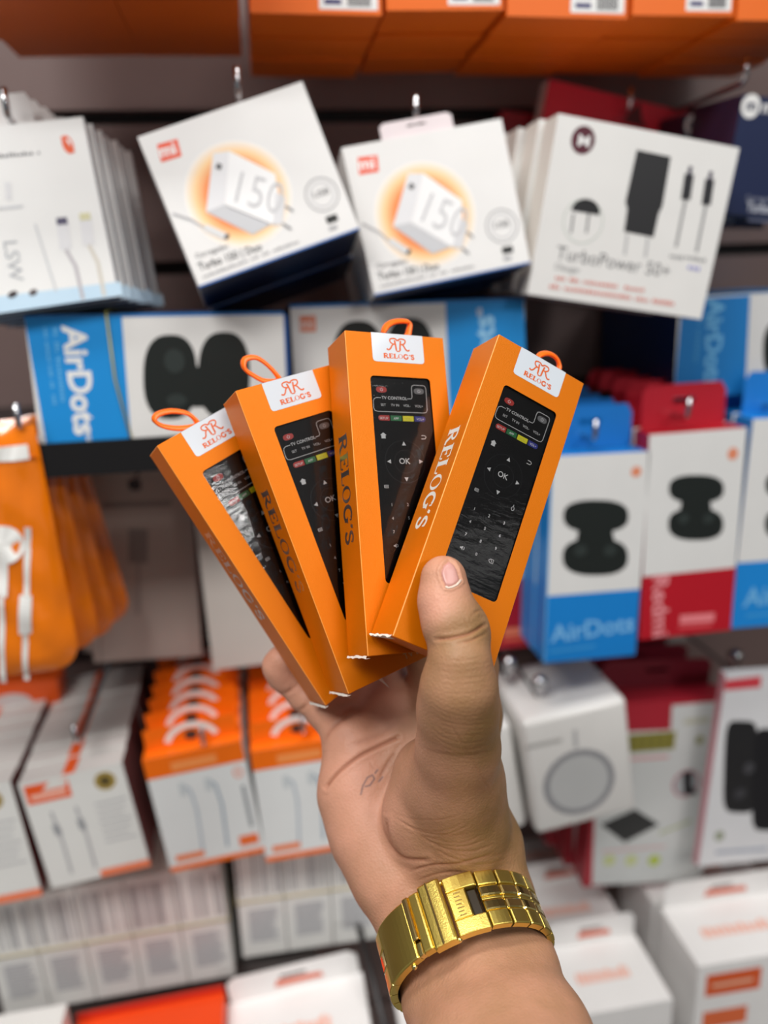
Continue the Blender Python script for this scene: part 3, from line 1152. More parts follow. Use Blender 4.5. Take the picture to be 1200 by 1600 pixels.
def bottom_box(c, Y, d, label, top_txt, n=0, where='', step=None, front=None, tabh=.03, mcol=(238, 236, 234), tabcol=None, logo=(220, 110, 80)):
    b = Box(c, Y, d)
    b.body(M(mcol, .4))
    T = lambda u, v, l: (u, v, b.h + .00012 * l)
    if top_txt:
        rg = np.random.RandomState(len(top_txt))
        x = .18
        while x < .74:
            wl = rg.uniform(.03, .05)
            b.mb.poly(T, [(x * b.w, .4 * b.d), ((x + wl) * b.w, .4 * b.d), ((x + wl) * b.w, (.52 + rg.uniform(0, .08)) * b.d), (x * b.w, (.52 + rg.uniform(0, .08)) * b.d)], M((242, 186, 168)), 1)
            x += wl + .012
    if front:
        front(b)
    o = b.build('white_carton', label, 'box', G7)
    tb = b.tab(M(tabcol or mcol, .4), .02, .98, tabh, y=b.d - .001)
    mb = MB()
    yy = b.d - .001
    fr = lambda u, v, l: (u, yy - .00015 * l, v)
    z0 = b.h + tabh * .25
    mb.poly(fr, [(b.w * .35, z0), (b.w * .72, z0), (b.w * .7, z0 + tabh * .22), (b.w * .38, z0 + tabh * .28)], M(logo), 1)
    mb.build('tab_print', o)
    if n:
        stack(o, n, step, 'white carton', where, G7, .001, 7)
    return b, o


def f1(b):
    w_, h_ = b.w, b.h
    Q = lambda pts: [(x * w_, y * h_) for x, y in pts]
    b.mb.poly(b.fr, Q([(.07, .78), (.5, .78), (.5, .93), (.07, .93)]), M((222, 92, 40)), 1)
    b.mb.line(b.fr, Q([(.12, .85), (.44, .85)]), .002, M((240, 190, 160)), 2)
    b.mb.poly(b.fr, Q([(.07, .55), (.42, .55), (.42, .67), (.07, .67)]), M((226, 110, 64)), 1)
    b.mb.poly(b.fr, Q([(.62, .6), (.8, .9), (.98, .85), (.98, .3), (.78, .42)]), M((34, 36, 40)), 1)
    b.mb.line(b.fr, Q([(.7, .2), (.85, .5)]), .004, M((60, 62, 66)), 2)
    b.mb.poly(b.fr, Q([(.65, .1), (.95, .1), (.95, .28), (.7, .32)]), M((50, 52, 56)), 1)


bottom_box([(1067, 1521), (1262, 1484), (1290, 1690), (1098, 1722)], .56, .075, 'large white carton with black cable picture at the lower right corner', 'print', 1, 'the lower right corner', (-.003, .083, .0), f1)
bottom_box([(882, 1596), (1034, 1566), (1058, 1740), (910, 1768)], .555, .08, 'white carton with pale red print right of the forearm', 'print', 2, 'the pile right of the forearm', (-.003, .088, .0))
bottom_box([(362, 1706), (592, 1648), (616, 1830), (392, 1890)], .52, .085, 'white carton with pink tab logo left of the watch', 'print', 0, '', None, None, .028)
bottom_box([(636, 1662), (800, 1622), (820, 1790), (660, 1830)], .54, .08, 'white carton behind the forearm at the bottom', '', 0)
b = Box([(104, 1716), (350, 1664), (378, 1840), (132, 1896)], .53, .075)
b.body(M((238, 72, 14), .4), {'back': M((190, 36, 16))})
b.mb.box(0, b.w, b.d - .004, b.d - .001, b.h, b.h + .006, M((196, 40, 16), .4))
b.build('orange_carton', 'bright orange red carton at the bottom left below the barcode boxes', 'box')
b = Box([(-80, 1680), (90, 1652), (112, 1800), (-60, 1836)], .54, .05)
b.body(M((228, 226, 222), .4))
b.build('small_white_carton', 'small white carton in the lower left corner', 'box')


mb = MB()
mb.tube([onY(618, 1680, .515), onY(600, 1600, .54), onY(563, 1456, .60), onY(560, 1446, .64)], .0032, DARKMETAL, 10)
tag(mb.build('dark_rod'), 'dark metal rod slanting between the white cartons left of the watch', 'rod')


# ------------------------------------------------------------------ right lower boxes
def rbox(b, name, label, group=None, cols=(236, 234, 230), r=.006):
    me_bm = bmesh.new()
    bmesh.ops.create_cube(me_bm, size=1)
    for v in me_bm.verts:
        v.co = Vector(((v.co.x + .5) * b.w, (v.co.y + .5) * b.d, (v.co.z + .5) * b.h))
    bmesh.ops.bevel(me_bm, geom=list(me_bm.edges), offset=r, segments=4, profile=.5, affect='EDGES')
    vs = [tuple(v.co) for v in me_bm.verts]
    me_bm.verts.index_update()
    fs = [tuple(v.index for v in f.verts) for f in me_bm.faces]
    me_bm.free()
    mb = MB()
    mb.add(vs, fs, M(cols, .25, coat=.5), True)
    # prints collected before go on top
    base = b.mb
    mb_v = len(mb.v)
    for f, mi in zip(base.f, base.mi):
        mb.add([base.v[i] for i in f], [tuple(range(len(f)))], base.mats[mi])
    o = mb.build(name, None, b.mw)
    tag(o, label, 'box', group)
    return o


b = Box([(812, 1133), (985, 1092), (992, 1268), (843, 1308)], .60, .10)
b.disc((905, 1222), 49, 50, M((200, 201, 200)), 1)
b.ringp((905, 1222), 50, 4.5, M((150, 150, 154)), 2)
b.line([(900, 1168), (898, 1140)], 3, M((190, 190, 190)), 1)
b.line([(822, 1168), (878, 1156)], 3.5, M((190, 188, 184)), 1)
rbox(b, 'wireless_charger_box', 'glossy white box with grey ring charger picture right of the wrist', 'white ring charger boxes')
b = Box([(690, 1160), (808, 1128), (816, 1296), (705, 1326)], .615, .10)
rbox(b, 'wireless_charger_box', 'glossy white box half hidden behind the wrist', 'white ring charger boxes')
hook(843, 1094, .63, 'with a ball tip above the ring charger box', ball=True)
hook(795, 1062, .66, 'with a ball tip behind the wrist', ball=True)
hook(1147, 1050, .68, 'with a ball tip above the white box at the right edge', ball=True)

b = Box([(938, 1110), (1125, 1092), (1112, 1378), (921, 1386)], .66, .03)
b.body(M((176, 36, 52), .4))
b.poly([(1050, 1102), (1118, 1096), (1098, 1376), (925, 1383), (932, 1200), (1045, 1190)], M((214, 217, 215)), 1)
b.poly([(940, 1145), (1050, 1140), (1046, 1195), (938, 1200)], M((214, 217, 215)), 2)
b.poly([(982, 1148), (1056, 1142), (1053, 1170), (980, 1176)], M((150, 142, 60)), 3)
for k in range(5):
    b.line([(990 + 14 * k, 1149 - k), (988 + 14 * k, 1173 - k)], 2, M((100, 96, 50)), 4)
b.line([(985, 1186), (1045, 1182)], 2, M((224, 150, 150)), 3)
b.line([(1068, 1128), (1108, 1124)], 4, M((196, 196, 176)), 3)
b.disc((1093, 1156), 7, 7, M((160, 160, 120)), 3)
b.disc((1072, 1224), 21, 22, M((190, 120, 130)), 3)
b.disc((1072, 1224), 18, 19, M((180, 184, 186)), 4)
b.poly([(1066, 1206), (1082, 1204), (1080, 1226), (1090, 1240), (1068, 1242)], M((40, 40, 44)), 5)
b.poly([(938, 1288), (992, 1264), (1030, 1288), (976, 1316)], M((44, 46, 46)), 3)
b.line([(1030, 1302), (1080, 1282)], 1.5, M((170, 180, 110)), 3)
for x, g in ((952, (206, 214, 150)), (986, (206, 214, 150)), (1022, (190, 206, 80))):
    b.disc((x, 1344), 9, 9, M(g), 3)
b.line([(940, 1330), (1040, 1322)], 1.5, M((226, 180, 180)), 3)
o = b.build('power_bank_box', 'red bordered box with black tray picture and yellow green dots, right side', 'box', 'red bordered boxes on the right')
b.tab(M((120, 24, 40), .4), .05, .95, .03)
stack(o, 2, (-.008, .033, .001), 'red bordered box', 'the red bordered pile on the right', 'red bordered boxes on the right', 0, 9)
b = Box([(1120, 1066), (1290, 1046), (1280, 1345), (1106, 1354)], .632, .010)
b.body(M((226, 226, 228), .4), {'left': M((206, 140, 150)), 'bottom': M((200, 60, 70))})
b.poly([(1133, 1063), (1190, 1056), (1188, 1074), (1132, 1079)], M((214, 64, 76)), 1)


def rr(cx, cy, hw, hh, ang, m, lay):
    a = math.radians(ang)
    pts = []
    for i in range(32):
        t = 2 * math.pi * i / 32
        x = hw * math.copysign(abs(math.cos(t)) ** .4, math.cos(t))
        y = hh * math.copysign(abs(math.sin(t)) ** .4, math.sin(t))
        pts.append((cx + x * math.cos(a) - y * math.sin(a), cy + x * math.sin(a) + y * math.cos(a)))
    b.poly(pts, m, lay)


rr(1157, 1198, 26, 72, 2, M((34, 34, 36)), 1)
rr(1198, 1218, 22, 80, 2, M((26, 26, 30)), 2)
b.disc((1170, 1200), 8, 9, M((70, 70, 74)), 3)
b.disc((1156, 1240), 9, 9, M((60, 60, 64)), 3)
b.line([(1118, 1332), (1200, 1326)], 3, M((170, 176, 190)), 1)
b.disc((1124, 1306), 7, 8, M((150, 156, 130)), 1)
b.build('gadget_box', 'white box with black device picture and red label at the right edge', 'box')
# ------------------------------------------------------------------ the four fanned orange remote cartons
def rod(v):
    t = np.linalg.norm(v)
    k = v / t
    K = np.array([[0, -k[2], k[1]], [k[2], 0, -k[0]], [-k[1], k[0], 0]])
    return np.eye(3) + np.sin(t) * K + (1 - np.cos(t)) * K @ K


POSE = {4: ([-0.1769, -0.3772, 0.3894], [0.0505, -0.0782, 0.3511], .982),
        3: ([-0.1496, -0.4066, -0.0464], [-0.0171, -0.079, 0.3473], 1.008),
        2: ([-0.064, -0.4429, -0.3528], [-0.064, -0.0522, 0.3445], 1.018),
        1: ([-0.0046, -0.4389, -0.5699], [-0.0999, -0.0291, 0.3516], 1.022)}
BW, BL_, BT = .0481, .140, .0225
CARD = mat('orange_pearl_card', (220, 117, 0), 0.38, 0.3, spec=.3, bump=0.25, bscale=2600, var=.05)
CARDEDGE = mat('worn_card_edge', (244, 156, 66), 0.5)
CARDIN = mat('white_card', (232, 226, 216), 0.6)
FOIL = mat('silver_foil', (225, 225, 228), 0.3, 1.0)
STICK = mat('label_sticker', (206, 213, 220), 0.25, coat=.4)
FOIL_GLARE = mat('foil_glare_white', (240, 238, 232), 0.3, 0.25)  # same silver foil, its bright reflection painted as a white base
LOGO = mat('label_ink', (214, 96, 34), 0.35)
RUB = mat('orange_loop_elastic', (250, 108, 8), 0.4)
REMB = mat('remote_black_and_reveal_shade', (7, 7, 10), 0.4, spec=.15, bump=.1, bscale=900)
LEG = mat('legend_white', (236, 236, 236), 0.5)
LEGF = mat('legend_faint', (44, 44, 50), 0.3)
KRED, KGRN, KYEL, KBLU, KGRY = [mat('key_' + n, c, .4) for n, c in (('red', (200, 44, 34)), ('green', (12, 120, 62)), ('yellow', (240, 232, 10)), ('blue', (34, 44, 150)), ('grey', (120, 120, 122)))]


def film_mat():
    m = bpy.data.materials.new('clear_window_film')
    m.use_nodes = True
    nt = m.node_tree
    nt.nodes.clear()
    out = nt.nodes.new('ShaderNodeOutputMaterial')
    mix = nt.nodes.new('ShaderNodeMixShader')
    tr = nt.nodes.new('ShaderNodeBsdfTransparent')
    gl = nt.nodes.new('ShaderNodeBsdfGlossy')
    gl.inputs['Roughness'].default_value = .07
    fr = nt.nodes.new('ShaderNodeFresnel')
    fr.inputs['IOR'].default_value = 1.5
    tc = nt.nodes.new('ShaderNodeTexCoord')
    mp = nt.nodes.new('ShaderNodeMapping')
    mp.inputs['Scale'].default_value = (60, 60, 190)
    nz = nt.nodes.new('ShaderNodeTexNoise')
    nz.inputs['Scale'].default_value = 1.6
    nz.inputs['Detail'].default_value = 5
    bp = nt.nodes.new('ShaderNodeBump')
    bp.inputs['Strength'].default_value = .2
    bp.inputs['Distance'].default_value = .0006
    L = nt.links.new
    L(tc.outputs['Object'], mp.inputs['Vector'])
    L(mp.outputs['Vector'], nz.inputs['Vector'])
    L(nz.outputs['Fac'], bp.inputs['Height'])
    L(bp.outputs['Normal'], gl.inputs['Normal'])
    L(bp.outputs['Normal'], fr.inputs['Normal'])
    L(fr.outputs[0], mix.inputs[0])
    L(tr.outputs[0], mix.inputs[1])
    L(gl.outputs[0], mix.inputs[2])
    L(mix.outputs[0], out.inputs['Surface'])
    return m


FILM = film_mat()


def rrect(x0, y0, x1, y1, r, n=5):
    p = []
    for cx, cy, a in ((x1 - r, y1 - r, 0), (x0 + r, y1 - r, 90), (x0 + r, y0 + r, 180), (x1 - r, y0 + r, 270)):
        p += arc(cx, cy, r, r, a, a + 90, n)
    return p


def remote_carton(b, label, rlabel, loop_px):
    rv, t, s = POSE[b]
    Mx = rod(np.array(rv))
    t = np.array(t) * s
    W, L, T = BW * s, BL_ * s, BT * s
    BLc = t + Mx @ np.array([0, L, 0])
    ex, ey, ez = C2W @ Mx[:, 0], C2W @ Mx[:, 2], -(C2W @ Mx[:, 1])
    mw = frame_mat(ex, ey, ez, CAM + C2W @ BLc)
    mm = .001 * s
    root = empty('remote_carton', mw)
    tag(root, label, 'box', 'fanned orange remote cartons')
    # carton with die cut window
    bm = bmesh.new()
    c = .00028
    win = rrect(10.4 * mm, L - 110.6 * mm, 39.5 * mm, L - 19.8 * mm, 1.8 * mm)
    out = [(c, c), (W - c, c), (W - c, L - c), (c, L - c)]
    ev, loops = [], []
    for lp in (out, win):
        vs = [bm.verts.new((p[0], 0, p[1])) for p in lp]
        loops.append(vs)
        ev += [bm.edges.new((vs[i], vs[(i + 1) % len(vs)])) for i in range(len(vs))]
    bmesh.ops.triangle_fill(bm, use_beauty=True, edges=ev)
    # window reveal
    wv = loops[1]
    wi = [bm.verts.new((v.co.x, .0005, v.co.z)) for v in wv]
    for i in range(len(wv)):
        j = (i + 1) % len(wv)
        f = bm.faces.new((wv[i], wv[j], wi[j], wi[i]))
        f.material_index = 1  # black reveal: shadow at the window edge painted in

    def ringv(y, i_):
        return [bm.verts.new(p) for p in ((i_, y, i_), (W - i_, y, i_), (W - i_, y, L - i_), (i_, y, L - i_))]
    # left/right/top/bottom with narrow bevels
    x0, x1, z0, z1 = 0, W, 0, L
    V = lambda x, y, z: bm.verts.new((x, y, z))

    def quad(p, mi=0):
        f = bm.faces.new([V(*q) for q in p])
        f.material_index = mi
    quad([(x0, T, c), (x0, c, c), (x0, c, L - c), (x0, T, L - c)])
    quad([(x1, c, c), (x1, T, c), (x1, T, L - c), (x1, c, L - c)])
    quad([(c, c, z1), (W - c, c, z1), (W - c, T, z1), (c, T, z1)])
    quad([(c, T, z0), (W - c, T, z0), (W - c, c, z0), (c, c, z0)])
    quad([(0, T, L), (W, T, L), (W, T, 0), (0, T, 0)])
    # bevel strips (worn card edges)
    quad([(0, c, c), (c, 0, c), (c, 0, L - c), (0, c, L - c)], 2)
    quad([(W - c, 0, c), (W, c, c), (W, c, L - c), (W - c, 0, L - c)], 2)
    quad([(c, 0, L - c), (W - c, 0, L - c), (W - c, c, L), (c, c, L)], 0)
    quad([(c, c, 0), (W - c, c, 0), (W - c, 0, c), (c, 0, c)], 0)
    quad([(0, T, L - c), (0, c, L - c), (c, c, L), (c, T, L)], 2)
    quad([(W, c, L - c), (W, T, L - c), (W - c, T, L), (W - c, c, L)], 2)
    quad([(0, c, c), (0, T, c), (c, T, 0), (c, c, 0)], 2)
    quad([(W, T, c), (W, c, c), (W - c, c, 0), (W - c, T, 0)], 2)
    me = bpy.data.meshes.new('carton')
    bm.normal_update()
    for f in bm.faces:
        # outward check
        ctr = f.calc_center_median() - Vector((W / 2, T / 2, L / 2))
        if f.material_index != 1 and f.normal.dot(ctr) < 0:
            f.normal_flip()
    base_v = [tuple(v.co) for v in bm.verts]
    bm.verts.index_update()
    mb = MB()
    for f in bm.faces:
        mb.add([tuple(v.co) for v in f.verts], [tuple(range(len(f.verts)))], (CARD, REMB, CARDEDGE)[f.material_index])
    bm.free()
    bpy.data.meshes.remove(me)
    # foil lettering down the left side
    lf = lambda a, v, l: (-.00004 * l, T - a, v)
    mb.serif(lf, "RELOG'S", (6.2 * mm, L - 43.5 * mm), -math.pi / 2, 9.6 * mm, 49 * mm, FOIL_GLARE if b == 4 else FOIL, 1, 1.3)
    fr = lambda u, v, l: (u, -.00004 * l, v)
    if b == 4:
        mb.ring(fr, (13.2 * mm, 5.6 * mm + 6 * mm), 1.5 * mm, 1.7 * mm, 1.15 * mm, 1.35 * mm, CARDIN, 1)
    if b == 2:
        mb.text(fr, 'TV B', (30.5 * mm, 3 * mm), 0, 4.2 * mm, M((206, 170, 120)), 1, .0)
    mb.build('carton', root)
    # label sticker
    mb = MB()
    a0, a1, vb = 12.3 * mm, 37.4 * mm, L - 13.2 * mm
    pts = [(a0, L), (a0, vb + 1.5 * mm)] + [(a0 + 1.5 * mm - 1.5 * mm * math.cos(math.radians(k)), vb + 1.5 * mm - 1.5 * mm * math.sin(math.radians(k))) for k in (30, 60, 90)] + \
          [(a1 - 1.5 * mm + 1.5 * mm * math.sin(math.radians(k)), vb + 1.5 * mm - 1.5 * mm * math.cos(math.radians(k))) for k in (0, 30, 60, 90)] + [(a1, L)]
    mb.poly(fr, pts, STICK, 2.0)
    mb.add([(a0, -.0001, L + .0001), (a1, -.0001, L + .0001), (a1, 7 * mm, L + .0001), (a0, 7 * mm, L + .0001)], [(0, 1, 2, 3)], STICK)
    cx = (a0 + a1) / 2
    k = mm

    def monogram(sgn):
        f2 = lambda u, v, l: (cx + sgn * u * k, -.00004 * l, L - 7.6 * k + v * k)
        st = [([(0.9, 0), (1.1, 2.4), (1.5, 4.6)], .38), ([(0.2, 4.4), (1.0, 5.3), (2.6, 5.4), (3.7, 4.8), (3.5, 3.6), (2.4, 2.9), (1.2, 2.8)], .3),
              ([(2.2, 2.9), (3.0, 1.9), (3.6, .8), (4.6, .1), (5.6, .5)], .32), ([(0.2, 4.4), (.3, 4.9), (.8, 4.7)], .25), ([(.9, 0), (.4, -.5), (0, -.2)], .2)]
        for i, (p, hw) in enumerate(st):
            q = [(np.array(p[0]))]
            P = [np.array(x, float) for x in p]
            P = [P[0]] + P + [P[-1]]
            Q = []
            for j in range(1, len(P) - 2):
                for n in range(6):
                    tt = n / 6
                    Q.append(tuple(.5 * ((2 * P[j]) + (-P[j - 1] + P[j + 1]) * tt + (2 * P[j - 1] - 5 * P[j] + 4 * P[j + 1] - P[j + 2]) * tt ** 2 + (-P[j - 1] + 3 * P[j] - 3 * P[j + 1] + P[j + 2]) * tt ** 3)))
            Q.append(tuple(P[-1]))
            if sgn < 0:
                Q = Q[::-1]
                g = lambda u, v, l: (cx - u * k, -.00004 * l, L - 7.6 * k + v * k)
                mb.line(lambda u, v, l: (cx + u * k, -.00004 * l, L - 7.6 * k + v * k), [(-a_, b_) for a_, b_ in Q], hw * 1.05, LOGO, 3 + .1 * i)
            else:
                mb.line(f2, Q, hw * 1.05, LOGO, 3.6 + .1 * i)
    monogram(1)
    monogram(-1)
    mb.serif(fr, "RELOG'S", (17.4 * mm, L - 11.4 * mm), 0, 2.1 * mm, 15.2 * mm, LOGO, 3, 1.8)
    mb.build('label_sticker', root)
    # window film
    mb = MB()
    n = 1
    mb.add([(9 * mm, .0006, L - 112 * mm), (41 * mm, .0006, L - 112 * mm), (41 * mm, .0006, L - 18.6 * mm), (9 * mm, .0006, L - 18.6 * mm)], [(0, 1, 2, 3)], FILM)
    mb.build('window_film', root)
    # hang loop
    Minv = np.linalg.inv(Mx)
    pts = []
    yl = .55 * T
    for px, py in loop_px:
        d = np.array([(px - 600) / FPX, (py - 800) / FPX, 1.0])
        nrm = Mx[:, 2]
        q0 = t + nrm * yl
        sc = (nrm @ q0) / (nrm @ d)
        p = Mx.T @ (d * sc - BLc)
        pts.append(Vector((p[0], yl, max(-p[1], L - .0008))))
    n = len(pts)
    Q = []
    for i in range(n):
        P0, P1, P2, P3 = pts[i - 1], pts[i], pts[(i + 1) % n], pts[(i + 2) % n]
        for kk in range(5):
            tt = kk / 5
            Q.append(.5 * ((2 * P1) + (P2 - P0) * tt + (2 * P0 - 5 * P1 + 4 * P2 - P3) * tt ** 2 + (3 * P1 - P0 - 3 * P2 + P3) * tt ** 3))
    m0 = MB()
    for q in Q:
        q.y += .004 * math.sin((q - Q[0]).length * 60)
        q.z = max(q.z, L - .0008)
    m0.tube(Q, (.0022, .0010), RUB, 10, closed=True, flat=(0, .75, .66))
    m0.build('hang_loop', root)
    # torn white flap at the lower left corner
    m0 = MB()
    rng = np.random.RandomState(b)
    N = 9
    up = [(-.0003, T * i / N, rng.uniform(-.0003, .0004)) for i in range(N + 1)]
    vs, fs = [], []
    for i, p in enumerate(up):
        vs += [(p[0] - .0002, p[1], p[2] + .0002), (p[0] - .0007, p[1], -.0006 + rng.uniform(-.0005, .0003)), (p[0] + .0014, p[1], -.0008)]
    for i in range(N):
        a = i * 3
        fs += [(a, a + 3, a + 4, a + 1), (a + 1, a + 4, a + 5, a + 2)]
    m0.add(vs, fs, CARDIN)
    if b in (1, 2):
        xx = {1: .0095, 2: .017}[b]
        m0.add([(xx, .3 * T, .001), (xx + .0022, .3 * T, .001), (xx + .004, .3 * T - .002, -.0065), (xx, .3 * T + .0005, .001), (xx + .0022, .3 * T + .0005, .001)], [(0, 2, 1), (3, 4, 2), (0, 3, 2)], CARDIN)
    m0.build('torn_flap', root)

    # remote control inside, behind the film
    ro = empty('remote_control', mw)
    tag(ro, rlabel, 'remote control', 'remote controls inside the fanned cartons')
    mb = MB()
    r0, r1, q0, q1 = 7.6 * mm, 42.4 * mm, L - 132 * mm, L - 16 * mm
    yf, yb = .0013, T - .003
    o1 = rrect(r0 + .0006, q0 + .0006, r1 - .0006, q1 - .0006, 3 * mm)
    o2 = rrect(r0, q0, r1, q1, 3.4 * mm)
    K = len(o1)
    vs = [(p[0], yf, p[1]) for p in o1] + [(p[0], yf + .0006, p[1]) for p in o2] + [(p[0], yb - .002, p[1]) for p in o2] + [(p[0], yb, p[1]) for p in rrect(r0 + .003, q0 + .003, r1 - .003, q1 - .003, 3 * mm)]
    fs = [tuple(range(K)), tuple(range(3 * K, 4 * K))[::-1]]
    for rr_ in range(3):
        for i in range(K):
            j = (i + 1) % K
            fs.append((rr_ * K + i, (rr_ + 1) * K + i, (rr_ + 1) * K + j, rr_ * K + j))
    mb.add(vs, fs, REMB)
    f = lambda u, v, l: (u * mm, yf - .00003 * l, L - v * mm)   # v measured from the carton top in mm
    # legends
    outl = [(15.4, 29.3), (13, 29.3), (11.9, 30), (11.6, 31), (11.5, 34), (12, 35.1), (13.2, 35.5), (35.8, 35.5), (37.0, 35.1), (37.5, 34), (37.7, 24.2), (37.2, 23.1), (36.2, 22.8), (31.8, 22.8), (30.8, 23.3), (30.5, 24.4), (30.5, 28.4), (30, 29.2), (28, 29.3)]
    f_ = lambda u, v, l: f(u, -v, l)
    LN = lambda pts, hw, m_=LEG, l=1: mb.line(f_, [(a, -b_) for a, b_ in pts], hw, m_, l)
    LN(outl, .13)
    TX = lambda st, u, v, size, m_=LEG, bold=0.0: mb.text(f_, st, (u, -v), 0, size, m_, 2, bold, center=True)
    TX('TV CONTROL', 21.8, 29.9, 1.95, LEG, .012)
    for st, u in (('SET', 16.2), ('TV IN', 21.8), ('VOL-', 27.6), ('VOL+', 33.5)):
        TX(st, u, 33.0, 1.6)
    TX('OK', 24.4, 58.8, 3.6, LEG, .01)
    tri = lambda u, v, a: mb.poly(f_, [(u + 1.15 * math.cos(math.radians(a + q)), -v + 1.15 * math.sin(math.radians(a + q))) for q in (0, 125, 235)], LEG, 1)
    tri(24.6, 49.9, 90)
    tri(24.6, 65.5, 270)
    tri(17.1, 57.8, 180)
    tri(32.1, 57.7, 0)
    for r_ in (9.6, 5.2):
        mb.ring(f_, (24.6, -57.8), r_, r_, r_ - .12, r_ - .12, LEGF, 1, 40)
    # home, back, menu, mute, delete, mouse
    mb.poly(f_, [(13.6, -46.1), (15.1, -44.9), (16.6, -46.1)], LEG, 1)
    mb.poly(f_, [(14.1, -46.0), (16.1, -46.0), (16.1, -47.6), (14.1, -47.6)], LEG, 2)
    LN([(33.6, 45.9), (35.2, 45.9), (35.8, 46.6), (35.2, 47.4), (33.4, 47.4)], .15)
    for k_ in range(3):
        LN([(13.8, 68.3 + .55 * k_), (15.8, 68.3 + .55 * k_)], .12)
    LN([(13.8, 68.3), (13.8, 69.4)], .12)
    mb.poly(f_, [(16.0, -94.3), (16.6, -94.3), (17.3, -93.7), (17.3, -95.6), (16.6, -95.0), (16.0, -95.0)], LEG, 1)
    LN([(17.8, 94.0), (18.0, 94.65), (17.8, 95.3)], .12)
    for i, st in enumerate('123456789'):
        TX(st, (16.6, 24.2, 32.1)[i % 3], 77.5 + 5.9 * (i // 3), 1.9)
    TX('0', 24.2, 95.2, 1.9)
    LN([(30.6, 94.6), (31.4, 93.8), (33.0, 93.8), (33.0, 95.4), (31.4, 95.4), (30.6, 94.6)], .13)
    LN([(31.7, 94.2), (32.5, 95.0)], .12)
    mb.ring(f_, (33.9, -69.2), .75, 1.0, .55, .8, LEG, 1, 16)
    LN([(33.9, 67.4), (33.9, 68.2)], .12)
    mb.build('remote_body', ro)

    def key(name, pts, m_, extra=None):
        kb = MB()
        kb.poly(f_, pts, m_, 6)
        top = [f_(p[0], p[1], 6) for p in pts]
        bot = [f_(p[0], p[1], 0) for p in pts]
        N_ = len(pts)
        kb.add(top + bot, [(i, (i + 1) % N_, N_ + (i + 1) % N_, N_ + i) for i in range(N_)], m_)
        if extra:
            extra(kb)
        return kb.build(name, ro)

    def pw(cu, cv):
        def e(kb):
            kb.line(f_, [(cu + .62 * math.cos(math.radians(a)), -cv + .62 * math.sin(math.radians(a))) for a in range(-235, 60, 20)], .1, LEG, 7)
            kb.line(f_, [(cu, -cv + .15), (cu, -cv + .85)], .1, LEG, 7.5)
        return e
    ov = lambda cu, cv, a, c_: [(cu + a * math.copysign(abs(math.cos(2 * math.pi * i / 28)) ** .7, math.cos(2 * math.pi * i / 28)), -cv + c_ * math.copysign(abs(math.sin(2 * math.pi * i / 28)) ** .8, math.sin(2 * math.pi * i / 28))) for i in range(28)]
    key('power_button', ov(15.8, 25.6, 2.5, 1.35), KRED, pw(15.8, 25.6))
    key('power_button', ov(34.0, 25.6, 2.5, 1.35), KGRY, pw(34.0, 25.6))
    for (st, u, m_), kind in zip((('SETUP', 16.0, KRED), ('APP', 21.8, KGRN), ('VOL-', 27.7, KYEL), ('VOL+', 33.5, KBLU)), (-1, 0, 0, 1)):
        a, c_ = 2.65, 1.2
        if kind == 0:
            p = [(u - a, -38.4 - c_), (u + a, -38.4 - c_), (u + a, -38.4 + c_), (u - a, -38.4 + c_)]
        else:
            p = [(u - kind * a, -38.4 - c_)] + [(u + kind * (a - 1.1 + 1.1 * math.cos(math.radians(q))), -38.4 + c_ * math.sin(math.radians(q))) for q in range(-90, 91, 20)] + [(u - kind * a, -38.4 + c_)]
            if kind < 0:
                p = p[::-1]
        key('color_key', p, m_, lambda kb, st=st, u=u: kb.text(f_, st, (u, -39.0), 0, 1.45, M((210, 200, 60)) if st == 'VOL-' else LEG, 7, .01, center=True))
    return root


remote_carton(4, 'nearest orange remote carton, tilted right, held down by the thumb', 'black remote behind the window of the carton held by the thumb',
              [(842, 562), (848, 553), (862, 551), (875, 558), (879, 570), (872, 580), (856, 575)])
remote_carton(3, 'upright orange remote carton, second from the right in the fan', 'black remote behind the window of the upright orange carton',
              [(604, 524), (603, 512), (614, 502), (630, 498), (643, 500), (643, 512), (636, 524)])
remote_carton(2, 'orange remote carton leaning left, second from the left in the fan', 'black remote behind the window of the second carton from the left',
              [(436, 594), (424, 573), (404, 556), (386, 558), (385, 572), (398, 584), (416, 594)])
remote_carton(1, 'leftmost orange remote carton, leaning farthest left in the fan', 'black remote in the leftmost carton under glaring window film',
              [(308, 664), (296, 646), (270, 640), (248, 645), (244, 655), (258, 664), (284, 668)])


# ------------------------------------------------------------------ the hand
def V3(px, py, z):
    return np.array([(px - 600) / FPX * z, (py - 800) / FPX * z, z])


def zfront(px, py, b=4):
    rv, t, s = POSE[b]
    Mx = rod(np.array(rv))
    n = Mx[:, 2]
    d = np.array([(px - 600) / FPX, (py - 800) / FPX, 1.0])
    return (n @ (np.array(t) * s)) / (n @ d)


H_ = .00095
GMIN = np.array([-.075, .008, .235])
GMAX = np.array([.112, .262, .440])
GN = np.ceil((GMAX - GMIN) / H_).astype(int) + 1


